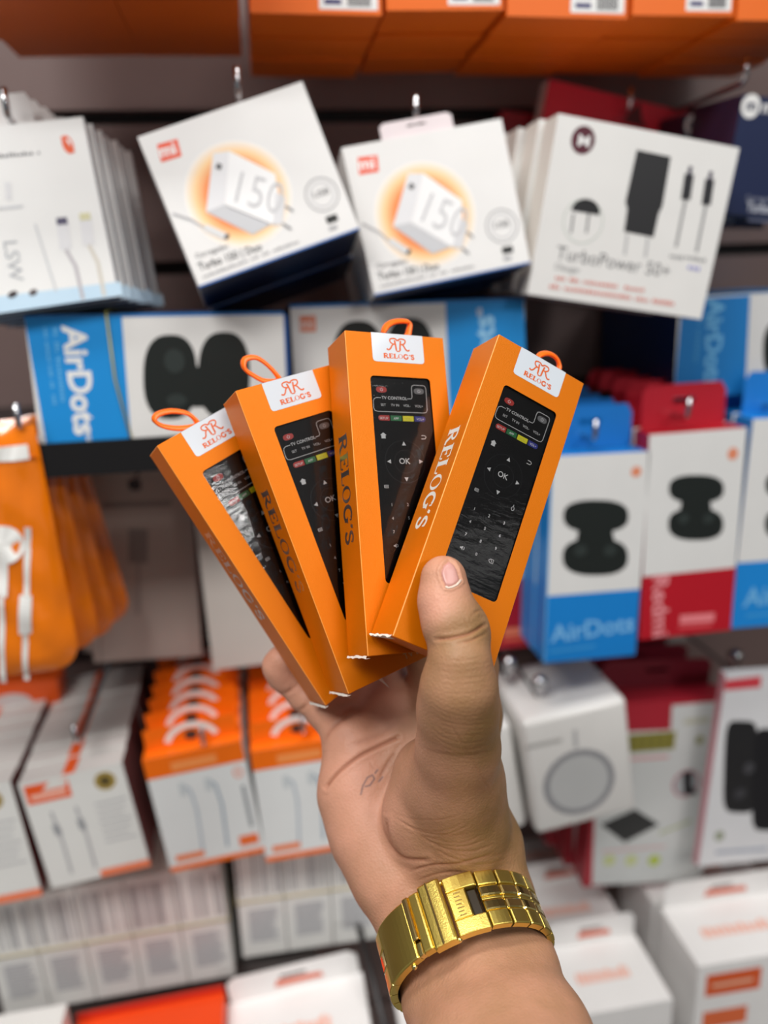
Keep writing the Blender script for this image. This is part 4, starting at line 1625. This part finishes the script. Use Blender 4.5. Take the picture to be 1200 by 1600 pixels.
class Field:
    def __init__(s):
        s.D = np.full(tuple(GN), .03, np.float32)

    def _sub(s, lo, hi, mg):
        i0 = np.clip(np.floor((lo - mg - GMIN) / H_).astype(int), 0, GN - 1)
        i1 = np.clip(np.ceil((hi + mg - GMIN) / H_).astype(int) + 1, 1, GN)
        sl = tuple(slice(a, b) for a, b in zip(i0, i1))
        g = [(GMIN[k] + H_ * np.arange(i0[k], i1[k])).astype(np.float32) for k in range(3)]
        return sl, g[0][:, None, None], g[1][None, :, None], g[2][None, None, :]

    def _mix(s, sl, d, k):
        A = s.D[sl]
        if k <= 0:
            s.D[sl] = np.minimum(A, d)
        else:
            h = np.maximum(k - np.abs(A - d), 0) / k
            s.D[sl] = np.minimum(A, d) - h * h * k * .25

    def cone(s, a, b, ra, rb, k):
        a, b = np.array(a), np.array(b)
        r = max(ra, rb)
        sl, X, Y, Z = s._sub(np.minimum(a, b), np.maximum(a, b), r + k + .004)
        ab = b - a
        L2 = ab @ ab
        t = np.clip(((X - a[0]) * ab[0] + (Y - a[1]) * ab[1] + (Z - a[2]) * ab[2]) / L2, 0, 1)
        t2 = t * t * (3 - 2 * t) * .35 + t * .65
        d = np.sqrt((X - a[0] - t * ab[0]) ** 2 + (Y - a[1] - t * ab[1]) ** 2 + (Z - a[2] - t * ab[2]) ** 2) - (ra + (rb - ra) * t2)
        s._mix(sl, d, k)

    def ell(s, c, A, R, k):
        """A rows = unit axes, R radii"""
        r = max(R)
        c = np.array(c)
        sl, X, Y, Z = s._sub(c, c, r + k + .004)
        q = 0
        for ax, rr_ in zip(A, R):
            q = q + (((X - c[0]) * ax[0] + (Y - c[1]) * ax[1] + (Z - c[2]) * ax[2]) / rr_) ** 2
        q = np.sqrt(q)
        d = (q - 1) * min(R) * np.where(q > 1, 1.0, 1.0)
        s._mix(sl, d.astype(np.float32), k)

    def eseg(s, a, b, U, r1, r2, k):
        a, b = np.array(a), np.array(b)
        r = max(r1 + r2)
        sl, X, Y, Z = s._sub(np.minimum(a, b), np.maximum(a, b), r + k + .004)
        ab = b - a
        T_ = ab / np.linalg.norm(ab)
        U = np.array(U) - T_ * (np.array(U) @ T_)
        U = U / np.linalg.norm(U)
        V = np.cross(T_, U)
        t = np.clip(((X - a[0]) * ab[0] + (Y - a[1]) * ab[1] + (Z - a[2]) * ab[2]) / (ab @ ab), 0, 1)
        dx, dy, dz = X - a[0] - t * ab[0], Y - a[1] - t * ab[1], Z - a[2] - t * ab[2]
        ru, rv = r1[0] + (r2[0] - r1[0]) * t, r1[1] + (r2[1] - r1[1]) * t
        u = dx * U[0] + dy * U[1] + dz * U[2]
        v = dx * V[0] + dy * V[1] + dz * V[2]
        w_ = dx * T_[0] + dy * T_[1] + dz * T_[2]
        q = np.sqrt((u / ru) ** 2 + (v / rv) ** 2 + (w_ / rv) ** 2)
        d = (q - 1) * np.minimum(ru, rv)
        s._mix(sl, d.astype(np.float32), k)


def smin(A, B, k):
    h = np.maximum(k - np.abs(A - B), 0) / k
    return np.minimum(A, B) - h * h * k * .25


def chain(F, pts, k, rpx=True):
    """pts: (px, py, z, r) with r in sighted px (scaled by depth)"""
    for p, q in zip(pts[:-1], pts[1:]):
        F.cone(V3(*p[:3]), V3(*q[:3]), p[3] * p[2] / FPX, q[3] * q[2] / FPX, k)


def make_hand():
    mm = .001
    palm, thumb = Field(), Field()
    fingers = []
    for pts in (
        [(744, 1118, .401, 38), (742, 1040, .398, 35), (728, 960, .394, 33), (700, 905, .389, 31), (672, 880, .385, 28)],
        [(680, 1098, .404, 39), (670, 1020, .409, 36), (662, 950, .408, 34), (645, 900, .404, 32), (632, 885, .402, 29)],
        [(616, 1106, .408, 38), (602, 1040, .431, 34), (584, 975, .440, 32), (560, 925, .437, 30), (540, 900, .432, 27)],
        [(552, 1150, .402, 37), (512, 1112, .411, 30), (477, 1086, .415, 25), (463, 1070, .416, 23.5), (446, 1053, .415, 27), (438, 1040, .413, 26), (442, 1030, .411, 23)]):
        F = Field()
        chain(F, pts, .0035)
        fingers.append(F.D)
    # palm
    for a, ra, b, rb in (((735, 1320, .378), 14, (744, 1118, .400), 11.6), ((705, 1330, .376), 14, (680, 1098, .404), 12), ((670, 1345, .376), 14, (614, 1106, .406), 12), ((640, 1360, .374), 14, (552, 1150, .402), 11.4)):
        palm.cone(V3(*a), V3(*b), ra * mm, rb * mm, .010)
    palm.ell(V3(622, 1235, .394), [(.97, -.2, 0), (.2, .95, -.2), (0, .2, .98)], (30 * mm, 34 * mm, 12 * mm), .010)
    palm.cone(V3(538, 1112, .414), V3(598, 1072, .424), 30 * .41 / FPX, 32 * .42 / FPX, .006)
    palm.cone(V3(562, 1138, .408), V3(620, 1100, .411), 29 * .41 / FPX, 29 * .41 / FPX, .008)
    chain(palm, [(557, 1180, .400, 42), (557, 1240, .394, 46), (580, 1310, .385, 50), (612, 1375, .376, 50), (650, 1430, .368, 50)], .012)
    U = np.array([.93, -.33, .06])
    seg = [(700, 1335, .378, 30, 16.5), (720, 1440, .364, 30.0, 18.5), (750, 1535, .344, 30.6, 20), (784, 1640, .312, 32.5, 23), (826, 1760, .282, 34.5, 26), (890, 1930, .250, 38, 30)]
    for p, q in zip(seg[:-1], seg[1:]):
        palm.eseg(V3(*p[:3]), V3(*q[:3]), U, (p[3] * mm, p[4] * mm), (q[3] * mm, q[4] * mm), .012)
    # radial side of the wrist, tendons
    chain(palm, [(742, 1250, .375, 40), (765, 1320, .368, 38), (782, 1400, .362, 29), (800, 1480, .350, 25)], .012)
    chain(palm, [(690, 1330, .358, 16), (722, 1420, .350, 13), (745, 1500, .334, 12)], .016)
    D = palm.D
    # thenar + thumb (own field, tighter blend against the palm)
    z = lambda x, y, rpx: (zfront(x, y)) / (1 + 1.02 * rpx / FPX)
    thumb.ell(V3(697, 1240, .359), [(.98, .17, 0), (-.17, .96, .2), (0, -.2, .98)], (23.5 * mm, 35 * mm, 17 * mm), .008)
    chain(thumb, [(693, 904, z(693, 904, 35), 36), (695, 940, z(695, 940, 40), 39.5), (706, 975, z(706, 975, 44) - .0015, 44), (717, 1000, z(717, 1000, 40) - .0015, 42), (719, 1030, .3045, 42.5), (717, 1070, .3065, 46.5), (716, 1090, .311, 48)], .004)
    chain(thumb, [(716, 1080, .309, 46.5), (715, 1120, .319, 49), (716, 1170, .331, 54), (714, 1230, .346, 56), (728, 1295, .360, 54), (742, 1350, .368, 48)], .013)
    # knuckle on the outer side of the thumb
    thumb.ell(V3(738, 985, z(717, 1000, 40) + .001), np.eye(3), (6.2 * mm, 9 * mm, 7 * mm), .005)
    # widen the thenar downward
    chain(thumb, [(660, 1200, .368, 40), (655, 1270, .366, 46), (676, 1330, .366, 44)], .010)
    D = smin(D, thumb.D, .0045)
    FD = fingers[0]
    for f in fingers[1:]:
        FD = smin(FD, f, .0012)
    D = smin(D, FD, .006)
    return D


def surface_nets(D):
    ins = D < 0
    nx, ny, nz = D.shape
    c = np.zeros((nx - 1, ny - 1, nz - 1), np.uint8)
    for i in (0, 1):
        for j in (0, 1):
            for k in (0, 1):
                c += ins[i:nx - 1 + i, j:ny - 1 + j, k:nz - 1 + k]
    act = (c > 0) & (c < 8)
    I = np.argwhere(act)
    idx = np.full(act.shape, -1, np.int64)
    idx[act] = np.arange(len(I))
    S = np.zeros((len(I), 3))
    N = np.zeros(len(I))
    corners = [(i, j, k) for i in (0, 1) for j in (0, 1) for k in (0, 1)]
    val = {q: D[I[:, 0] + q[0], I[:, 1] + q[1], I[:, 2] + q[2]].astype(float) for q in corners}
    for a in corners:
        for ax in range(3):
            if a[ax] == 0:
                b = list(a)
                b[ax] = 1
                b = tuple(b)
                va, vb = val[a], val[b]
                mk = (va < 0) != (vb < 0)
                t = np.where(mk, va / np.where(mk, va - vb, 1), 0)
                p = np.array(a, float)[None, :].repeat(len(I), 0)
                p[:, ax] += t
                S[mk] += p[mk]
                N[mk] += 1
    P = GMIN + H_ * (I + S / N[:, None])
    quads = []
    for ax in range(3):
        a = [slice(None)] * 3
        b = [slice(None)] * 3
        a[ax], b[ax] = slice(0, -1), slice(1, None)
        A, B = ins[tuple(a)], ins[tuple(b)]
        u, v = (ax + 1) % 3, (ax + 2) % 3
        for flip, mk in ((False, A & ~B), (True, ~A & B)):
            E = np.argwhere(mk)
            E = E[(E[:, u] > 0) & (E[:, v] > 0) & (E[:, u] < D.shape[u] - 1) & (E[:, v] < D.shape[v] - 1)]
            q = []
            for du, dv in ((-1, -1), (0, -1), (0, 0), (-1, 0)):
                e = E.copy()
                e[:, u] += du
                e[:, v] += dv
                q.append(idx[e[:, 0], e[:, 1], e[:, 2]])
            q = np.stack(q, 1)
            if flip:
                q = q[:, ::-1]
            quads.append(q)
    return P, np.vstack(quads)


def in_poly(pts, poly):
    r = np.zeros(len(pts), bool)
    n = len(poly)
    x, y = pts[:, 0], pts[:, 1]
    for i in range(n):
        x1, y1 = poly[i]
        x2, y2 = poly[(i + 1) % n]
        c = ((y1 > y) != (y2 > y)) & (x < (x2 - x1) * (y - y1) / ((y2 - y1) + 1e-12) + x1)
        r ^= c
    return r


def dist_line(pts, pl):
    best = np.full(len(pts), 1e9)
    for a, b in zip(pl[:-1], pl[1:]):
        a, b = np.array(a, float), np.array(b, float)
        ab = b - a
        t = np.clip(((pts - a) @ ab) / (ab @ ab), 0, 1)
        best = np.minimum(best, np.hypot(*(pts - a - t[:, None] * ab).T))
    return best


def skin_mat():
    m = bpy.data.materials.new('skin')
    m.use_nodes = True
    nt = m.node_tree
    L = nt.links.new
    b = nt.nodes['Principled BSDF']
    b.inputs['Roughness'].default_value = .5
    b.inputs['Specular IOR Level'].default_value = .35
    b.inputs['Subsurface Weight'].default_value = .08
    b.inputs['Subsurface Radius'].default_value = (.005, .002, .001)
    b.inputs['Subsurface Scale'].default_value = 1.0
    at = nt.nodes.new('ShaderNodeAttribute')
    at.attribute_name = 'tone'
    mx = nt.nodes.new('ShaderNodeMix')
    mx.data_type = 'RGBA'
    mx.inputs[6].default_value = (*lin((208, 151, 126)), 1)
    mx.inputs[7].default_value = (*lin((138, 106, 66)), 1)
    sp = nt.nodes.new('ShaderNodeSeparateColor')
    L(at.outputs['Color'], sp.inputs[0])
    tc = nt.nodes.new('ShaderNodeTexCoord')
    nz = nt.nodes.new('ShaderNodeTexNoise')
    nz.inputs['Scale'].default_value = 90
    nz.inputs['Detail'].default_value = 4
    L(tc.outputs['Object'], nz.inputs['Vector'])
    ma = nt.nodes.new('ShaderNodeMath')
    ma.operation = 'MULTIPLY_ADD'
    ma.inputs[1].default_value = .5
    ad = nt.nodes.new('ShaderNodeMath')
    ad.operation = 'SUBTRACT'
    ad.inputs[1].default_value = .25
    L(sp.outputs[0], ad.inputs[0])
    L(nz.outputs['Fac'], ma.inputs[0])
    L(ad.outputs[0], ma.inputs[2])
    ma.use_clamp = True
    L(ma.outputs[0], mx.inputs[0])
    # creases redder and darker, some shade painted in; ink marks blue grey
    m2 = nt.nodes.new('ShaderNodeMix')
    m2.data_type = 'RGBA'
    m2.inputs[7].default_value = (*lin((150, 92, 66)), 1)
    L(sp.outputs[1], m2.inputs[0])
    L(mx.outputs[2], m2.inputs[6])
    m3 = nt.nodes.new('ShaderNodeMix')
    m3.data_type = 'RGBA'
    m3.inputs[7].default_value = (*lin((82, 74, 84)), 1)
    L(sp.outputs[2], m3.inputs[0])
    L(m2.outputs[2], m3.inputs[6])
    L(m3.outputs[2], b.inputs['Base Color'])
    n2 = nt.nodes.new('ShaderNodeTexVoronoi')
    n2.inputs['Scale'].default_value = 900
    n3 = nt.nodes.new('ShaderNodeTexNoise')
    n3.inputs['Scale'].default_value = 260
    n3.inputs['Detail'].default_value = 4
    L(tc.outputs['Object'], n2.inputs['Vector'])
    L(tc.outputs['Object'], n3.inputs['Vector'])
    sm = nt.nodes.new('ShaderNodeMath')
    L(n2.outputs['Distance'], sm.inputs[0])
    L(n3.outputs['Fac'], sm.inputs[1])
    bp = nt.nodes.new('ShaderNodeBump')
    bp.inputs['Strength'].default_value = .22
    bp.inputs['Distance'].default_value = .0006
    L(sm.outputs[0], bp.inputs['Height'])
    L(bp.outputs['Normal'], b.inputs['Normal'])
    return m


SKIN = skin_mat()
P, Q = surface_nets(make_hand())
# camera frame -> world
me = bpy.data.meshes.new('tmp')
me.from_pydata((CAM + P @ C2W.T).tolist(), [], Q.tolist())
o = bpy.data.objects.new('tmp', me)
COL.objects.link(o)
sm = o.modifiers.new('s', 'SMOOTH')
sm.iterations = 4
ss = o.modifiers.new('d', 'SUBSURF')
ss.levels = ss.render_levels = 1
bpy.context.view_layer.update()
me2 = bpy.data.meshes.new_from_object(o.evaluated_get(bpy.context.evaluated_depsgraph_get()))
bpy.data.objects.remove(o)
bpy.data.meshes.remove(me)
nv = len(me2.vertices)
co = np.empty(nv * 3)
me2.vertices.foreach_get('co', co)
co = co.reshape(-1, 3)
no = np.empty(nv * 3)
me2.vertices.foreach_get('normal', no)
no = no.reshape(-1, 3)
pc = (co - CAM) @ C2W
pp = np.stack([600 + FPX * pc[:, 0] / pc[:, 2], 800 + FPX * pc[:, 1] / pc[:, 2]], 1)
view = pc / np.linalg.norm(pc, axis=1)[:, None]
facing = -np.einsum('ij,ij->i', no @ C2W, view)
fw = np.clip((facing - .05) / .3, 0, 1)
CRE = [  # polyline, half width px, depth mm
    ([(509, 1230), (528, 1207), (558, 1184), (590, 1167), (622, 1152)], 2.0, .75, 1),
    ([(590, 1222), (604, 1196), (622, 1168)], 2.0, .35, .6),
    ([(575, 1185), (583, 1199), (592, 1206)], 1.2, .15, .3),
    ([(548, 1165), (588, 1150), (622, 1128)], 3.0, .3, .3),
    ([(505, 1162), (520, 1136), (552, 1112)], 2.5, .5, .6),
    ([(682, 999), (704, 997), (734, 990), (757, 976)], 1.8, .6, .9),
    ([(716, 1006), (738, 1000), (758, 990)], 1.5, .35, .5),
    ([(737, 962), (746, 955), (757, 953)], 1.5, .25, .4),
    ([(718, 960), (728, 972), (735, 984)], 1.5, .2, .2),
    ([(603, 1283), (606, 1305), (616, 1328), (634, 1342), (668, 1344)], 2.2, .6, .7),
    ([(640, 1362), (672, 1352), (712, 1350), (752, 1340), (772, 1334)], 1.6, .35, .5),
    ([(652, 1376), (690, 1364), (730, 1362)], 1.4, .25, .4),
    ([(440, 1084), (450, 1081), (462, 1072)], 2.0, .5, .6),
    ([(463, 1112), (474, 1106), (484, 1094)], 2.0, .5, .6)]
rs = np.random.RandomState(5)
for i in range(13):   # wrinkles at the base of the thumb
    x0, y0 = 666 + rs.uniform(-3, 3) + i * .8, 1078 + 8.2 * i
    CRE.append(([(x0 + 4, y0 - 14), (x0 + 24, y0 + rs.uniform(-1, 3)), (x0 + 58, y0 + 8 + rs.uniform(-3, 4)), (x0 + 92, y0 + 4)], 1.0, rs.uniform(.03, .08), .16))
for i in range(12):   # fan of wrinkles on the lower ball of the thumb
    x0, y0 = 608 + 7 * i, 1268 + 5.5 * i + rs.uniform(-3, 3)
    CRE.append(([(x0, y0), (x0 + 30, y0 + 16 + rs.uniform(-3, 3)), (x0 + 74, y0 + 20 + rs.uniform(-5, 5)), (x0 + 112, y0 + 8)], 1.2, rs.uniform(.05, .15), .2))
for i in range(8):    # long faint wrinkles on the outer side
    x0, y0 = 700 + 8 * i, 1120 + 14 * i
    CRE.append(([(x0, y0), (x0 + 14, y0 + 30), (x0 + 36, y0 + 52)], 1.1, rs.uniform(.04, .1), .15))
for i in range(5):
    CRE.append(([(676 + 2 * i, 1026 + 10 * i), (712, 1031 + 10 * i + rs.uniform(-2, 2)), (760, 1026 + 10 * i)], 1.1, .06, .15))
disp = np.zeros(nv)
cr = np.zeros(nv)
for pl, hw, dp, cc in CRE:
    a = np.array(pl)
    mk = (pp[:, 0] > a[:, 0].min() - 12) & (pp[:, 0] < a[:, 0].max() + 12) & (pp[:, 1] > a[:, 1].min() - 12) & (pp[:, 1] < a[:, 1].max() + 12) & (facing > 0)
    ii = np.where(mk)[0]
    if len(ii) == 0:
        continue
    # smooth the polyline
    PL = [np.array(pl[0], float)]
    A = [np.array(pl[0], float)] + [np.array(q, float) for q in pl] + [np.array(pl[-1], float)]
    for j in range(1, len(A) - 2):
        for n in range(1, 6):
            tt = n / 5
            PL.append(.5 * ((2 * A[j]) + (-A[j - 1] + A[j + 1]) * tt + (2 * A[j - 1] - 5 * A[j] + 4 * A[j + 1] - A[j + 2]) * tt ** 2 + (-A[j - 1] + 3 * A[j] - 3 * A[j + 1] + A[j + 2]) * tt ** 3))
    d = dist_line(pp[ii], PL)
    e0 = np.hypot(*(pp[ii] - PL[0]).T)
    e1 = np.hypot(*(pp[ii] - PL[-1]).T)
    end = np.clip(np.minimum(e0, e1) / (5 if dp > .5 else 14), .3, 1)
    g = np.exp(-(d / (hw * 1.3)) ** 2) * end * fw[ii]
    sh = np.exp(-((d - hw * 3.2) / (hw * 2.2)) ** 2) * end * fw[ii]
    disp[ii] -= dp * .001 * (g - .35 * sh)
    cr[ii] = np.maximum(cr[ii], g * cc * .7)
NAIL = [(701, 877), (708, 881), (713, 890), (716, 902), (718, 908), (711, 914), (703, 917), (697, 916), (692, 906), (689, 894), (693, 884)]
mk = (facing > 0) & (pp[:, 1] < 930) & (pp[:, 0] > 675) & (pc[:, 2] < .34)
ii = np.where(mk)[0]
dn = dist_line(pp[ii], NAIL + NAIL[:1])
inn = in_poly(pp[ii], NAIL)
disp[ii] -= .0004 * np.exp(-((dn - 0) / 2.2) ** 2) * fw[ii]
disp[ii] += .0004 * np.exp(-((dn - 4.5) / 2.5) ** 2) * fw[ii] * (~inn)
nail_pts = (co[ii][inn], no[ii][inn])
INKL = [[(564, 1241), (567, 1228), (574, 1215), (582, 1211), (585, 1217), (578, 1227), (571, 1229)], [(592, 1221), (598, 1214)], [(586, 1208), (590, 1203)]]
ink = np.zeros(nv)
mk = (pp[:, 0] > 550) & (pp[:, 0] < 610) & (pp[:, 1] > 1190) & (pp[:, 1] < 1255) & (facing > 0)
ii = np.where(mk)[0]
for pl in INKL:
    ink[ii] = np.maximum(ink[ii], .75 * np.exp(-(dist_line(pp[ii], pl) / 1.3) ** 2))
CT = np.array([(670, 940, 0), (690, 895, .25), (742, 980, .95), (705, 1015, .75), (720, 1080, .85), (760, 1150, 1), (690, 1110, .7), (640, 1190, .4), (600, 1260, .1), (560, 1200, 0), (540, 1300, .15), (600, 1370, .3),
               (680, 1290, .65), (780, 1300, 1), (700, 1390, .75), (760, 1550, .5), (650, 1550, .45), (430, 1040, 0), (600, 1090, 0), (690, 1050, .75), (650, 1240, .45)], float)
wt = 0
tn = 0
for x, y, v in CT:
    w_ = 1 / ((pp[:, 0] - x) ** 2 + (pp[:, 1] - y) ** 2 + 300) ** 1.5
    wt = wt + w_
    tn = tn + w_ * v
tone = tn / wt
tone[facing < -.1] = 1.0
co2 = co + no * disp[:, None]
me2.vertices.foreach_set('co', co2.reshape(-1))
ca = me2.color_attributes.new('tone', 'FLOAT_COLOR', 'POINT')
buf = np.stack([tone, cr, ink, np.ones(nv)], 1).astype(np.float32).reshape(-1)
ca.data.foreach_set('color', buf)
me2.materials.clear()
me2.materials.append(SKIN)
me2.polygons.foreach_set('use_smooth', [True] * len(me2.polygons))
me2.update()
hand = bpy.data.objects.new('hand', me2)
COL.objects.link(hand)
tag(hand, 'bare right hand and forearm, palm to the viewer, gripping the fanned orange cartons', 'hand')


# thumbnail: curved plate following the thumb
def nail():
    c = np.array(NAIL, float)
    cen = c.mean(0)
    R_, A_ = 7, 26
    # dense outline
    ang = np.linspace(0, 2 * math.pi, A_, endpoint=False)
    rad = []
    for a in ang:
        d = np.array([math.cos(a), math.sin(a)])
        lo, hi = 0, 40
        for _ in range(18):
            md = (lo + hi) / 2
            if in_poly((cen + d * md)[None, :], NAIL)[0]:
                lo = md
            else:
                hi = md
        rad.append(lo)
    src = np.where((facing > 0) & (pp[:, 1] < 940) & (pp[:, 0] > 670) & (pc[:, 2] < .34))[0]
    sp_, sc_, sn_ = pp[src], co[src], no[src]

    def lift(p, h):
        d = np.hypot(*(sp_ - p).T)
        k = np.argsort(d)[:6]
        w_ = 1 / (d[k] + .3)
        w_ /= w_.sum()
        return (sc_[k] * w_[:, None]).sum(0) + (sn_[k] * w_[:, None]).sum(0) * h
    vs = [lift(cen, .0005)]
    for r in range(1, R_ + 1):
        for a, rd in zip(ang, rad):
            vs.append(lift(cen + np.array([math.cos(a), math.sin(a)]) * rd * r / R_, .0005 if r < R_ else -.0002))
    fs = [(0, 1 + (i + 1) % A_, 1 + i) for i in range(A_)]
    for r in range(R_ - 1):
        for i in range(A_):
            j = (i + 1) % A_
            fs.append((1 + r * A_ + i, 1 + r * A_ + j, 1 + (r + 1) * A_ + j, 1 + (r + 1) * A_ + i))
    mb = MB()
    NM = mat('nail_plate', (196, 142, 132), .35, coat=.15)
    mb.add(vs, fs, NM, True)
    # pale rim along the lower end
    rim = [(696, 917), (700, 919), (706, 918), (713, 914), (719, 907)]
    mb.tube([lift(np.array(p, float), .0003) for p in rim], .00045, mat('nail_rim', (236, 214, 196), .5), 6)
    return mb.build('thumbnail', hand)


nail()

# ------------------------------------------------------------------ gold wristwatch, bracelet side to the viewer
GB = mat('brushed_gold', (240, 214, 112), .3, 1.0, bump=.12, bscale=1500, var=.06)
GP = mat('polished_gold', (242, 218, 140), .14, 1.0)
GD = mat('gap_shade', (40, 30, 14), .6)  # dark underlay added for the shade in gaps and slots
wc = V3(726, 1474, .352)
phi = math.radians(56)
uu = np.array([.925, -.375, .04])
uu /= np.linalg.norm(uu)
wv_ = np.array([0, -math.sin(phi), -math.cos(phi)])
wv_ = wv_ - uu * (wv_ @ uu)
wv_ /= np.linalg.norm(wv_)
av = np.cross(uu, wv_)
if av[1] > 0:
    av = -av          # points to the hand
RU, RW = .0342, .0300
watch_mw = frame_mat(C2W @ uu, C2W @ wv_, C2W @ np.cross(uu, wv_), CAM + C2W @ wc)
sa = 1 if np.cross(uu, wv_)[1] < 0 else -1
watch = empty('wristwatch', watch_mw)
tag(watch, 'gold metal link wristwatch worn on the wrist, folding clasp towards the viewer', 'watch')


def wpt(th, s_, r_):
    """th degrees around the wrist (0 = right, 90 = towards the viewer), s_ across the band (+ = hand side), r_ radial offset"""
    t = math.radians(th)
    x, y = RU * math.cos(t), RW * math.sin(t)
    n = Vector((math.cos(t) / RU, math.sin(t) / RW)).normalized()
    return (x + n.x * r_, y + n.y * r_, s_ * sa)


def wseg(mb, t0, t1, s0, s1, r0, r1, m_, n=4, bev=.0005):
    """rounded block bent around the wrist"""
    prof = [(s0, r0), (s0, r1 - bev), (s0 + bev * .4, r1 - bev * .3), (s0 + bev, r1), (s1 - bev, r1), (s1 - bev * .4, r1 - bev * .3), (s1, r1 - bev), (s1, r0)]
    vs, fs = [], []
    rows = []
    dt = math.degrees(bev / .03) * (1 if t1 > t0 else -1)
    ts = [t0, t0 + dt * .35, t0 + dt] + [t0 + dt + (t1 - t0 - 2 * dt) * i / n for i in range(1, n)] + [t1 - dt, t1 - dt * .35, t1]
    for t in ts:
        e = min(abs(t - t0), abs(t1 - t)) / abs(dt)
        dr = bev * (1 - min(1, e)) ** 2
        rows.append([wpt(t, s_, r_ - (dr if r_ > r0 else 0)) for s_, r_ in prof])
    K = len(prof)
    for r in rows:
        vs += r
    for i in range(len(rows) - 1):
        for k in range(K):
            l = (k + 1) % K
            fs.append((i * K + k, i * K + l, (i + 1) * K + l, (i + 1) * K + k))
    fs.append(tuple(range(K)))
    fs.append(tuple((len(rows) - 1) * K + k for k in range(K))[::-1])
    o_ = len(mb.f)
    mb.add(vs, fs, m_, False)


BWD = .0122     # half width of the band


def link(t0, t1):
    mb = MB()
    g = .75
    wseg(mb, t0, t1, -BWD * .96, BWD * .96, -.0003, .0012, GD, 3, .0002)
    a, b = t0 + g, t1 - g
    wseg(mb, a, b, -BWD, -BWD * .47, .0, .0032, GB)
    wseg(mb, a, b, BWD * .47, BWD, .0, .0032, GB)
    wseg(mb, t0 + .1, t1 - .1, -BWD * .46, -BWD * .06, .0004, .0031, GP, 3, .0009)
    wseg(mb, t0 + .1, t1 - .1, BWD * .06, BWD * .46, .0004, .0031, GP, 3, .0009)
    wseg(mb, t0, t1, -BWD * .05, BWD * .05, .0002, .0026, GB, 3, .0003)
    mb.build('link', watch)


th = [-64, -50, -36, -22, -8, 6, 20, 35, 50, 66]
for a, b in zip(th[:-1], th[1:]):
    link(a, b)
th = [164, 178, 192, 206, 220, 234]
for a, b in zip(th[:-1], th[1:]):
    link(a, b)
# end piece of the clasp with stamped middle
mb = MB()
wseg(mb, 66.5, 88, BWD * .5, BWD * 1.04, 0, .0036, GB)
wseg(mb, 66.5, 88, -BWD * 1.04, -BWD * .5, 0, .0036, GB)
wseg(mb, 75, 88, -BWD * .5, BWD * .5, 0, .0036, GB)
wseg(mb, 67, 74, -BWD * .48, BWD * .48, -.0004, .0008, GD)
for k in range(7):
    s_ = -BWD * .42 + k * BWD * .13
    wseg(mb, 79.0 + (k % 2), 83.5, s_, s_ + .0005, .0034, .0038, GP, 2, .0001)
mb.build('clasp_end_piece', watch)
mb = MB()
wseg(mb, 89.5, 105, -BWD * 1.12, BWD * 1.12, .0006, .0050, GB, 5, .0010)
wseg(mb, 97.5, 99, -BWD * 1.1, BWD * 1.1, .0048, .0052, GP, 2, .0002)
mb.build('clasp_cover', watch)
mb = MB()
wseg(mb, 105.3, 113, -BWD * 1.02, BWD * 1.02, .0004, .0046, GB, 4, .0008)
wseg(mb, 113, 117, -BWD * .5, BWD * 1.0, .0004, .0056, GP, 3, .0006)
wseg(mb, 113, 117, -BWD * 1.0, -BWD * .55, .0004, .0040, GP, 3, .0006)
mb.build('clasp_lock', watch)
mb = MB()
wseg(mb, 117.3, 150, -BWD * 1.0, BWD * 1.0, .0, .0040, GB, 8, .0007)
wseg(mb, 150.5, 163.5, -BWD * 1.0, -BWD * .3, .0, .0036, GB, 4, .0006)
wseg(mb, 150.5, 163.5, BWD * .3, BWD * 1.0, .0, .0036, GB, 4, .0006)
wseg(mb, 150.5, 163.5, -BWD * .28, BWD * .28, .0, .0036, GP, 4, .0006)
mb.build('clasp_body', watch)
mb = MB()
wseg(mb, 92, 134, -BWD * .7, BWD * .7, -.0012, -.0002, GP, 8, .0002)
mb.build('clasp_blade', watch)
# pins at the edges
for t_ in (89, 126):
    for sg in (1, -1):
        mb = MB()
        mb.sphere(wpt(t_, sg * BWD * 1.02, .001), .0013, GP, 8)
        mb.build('pin', watch)
# case on the far side
mb = MB()
cy = -RW - .0025
K = 40
for (r_, z0_, z1_, m_) in ((.0195, 0, -.008, GB), (.0185, -.008, -.0105, GP)):
    vs = [(r_ * math.cos(2 * math.pi * i / K), cy + zz, r_ * math.sin(2 * math.pi * i / K)) for zz in (z0_, z1_) for i in range(K)]
    mb.add(vs, [(i, (i + 1) % K, K + (i + 1) % K, K + i) for i in range(K)] + [tuple(range(K))[::-1], tuple(range(K, 2 * K))], m_)
mb.build('watch_case', watch)
mb = MB()
vs = [(.016 * math.cos(2 * math.pi * i / K), cy - .0107, .016 * math.sin(2 * math.pi * i / K)) for i in range(K)]
mb.add(vs, [tuple(range(K))], mat('dial_champagne', (220, 196, 130), .3, .3))
mb.build('watch_dial', watch)
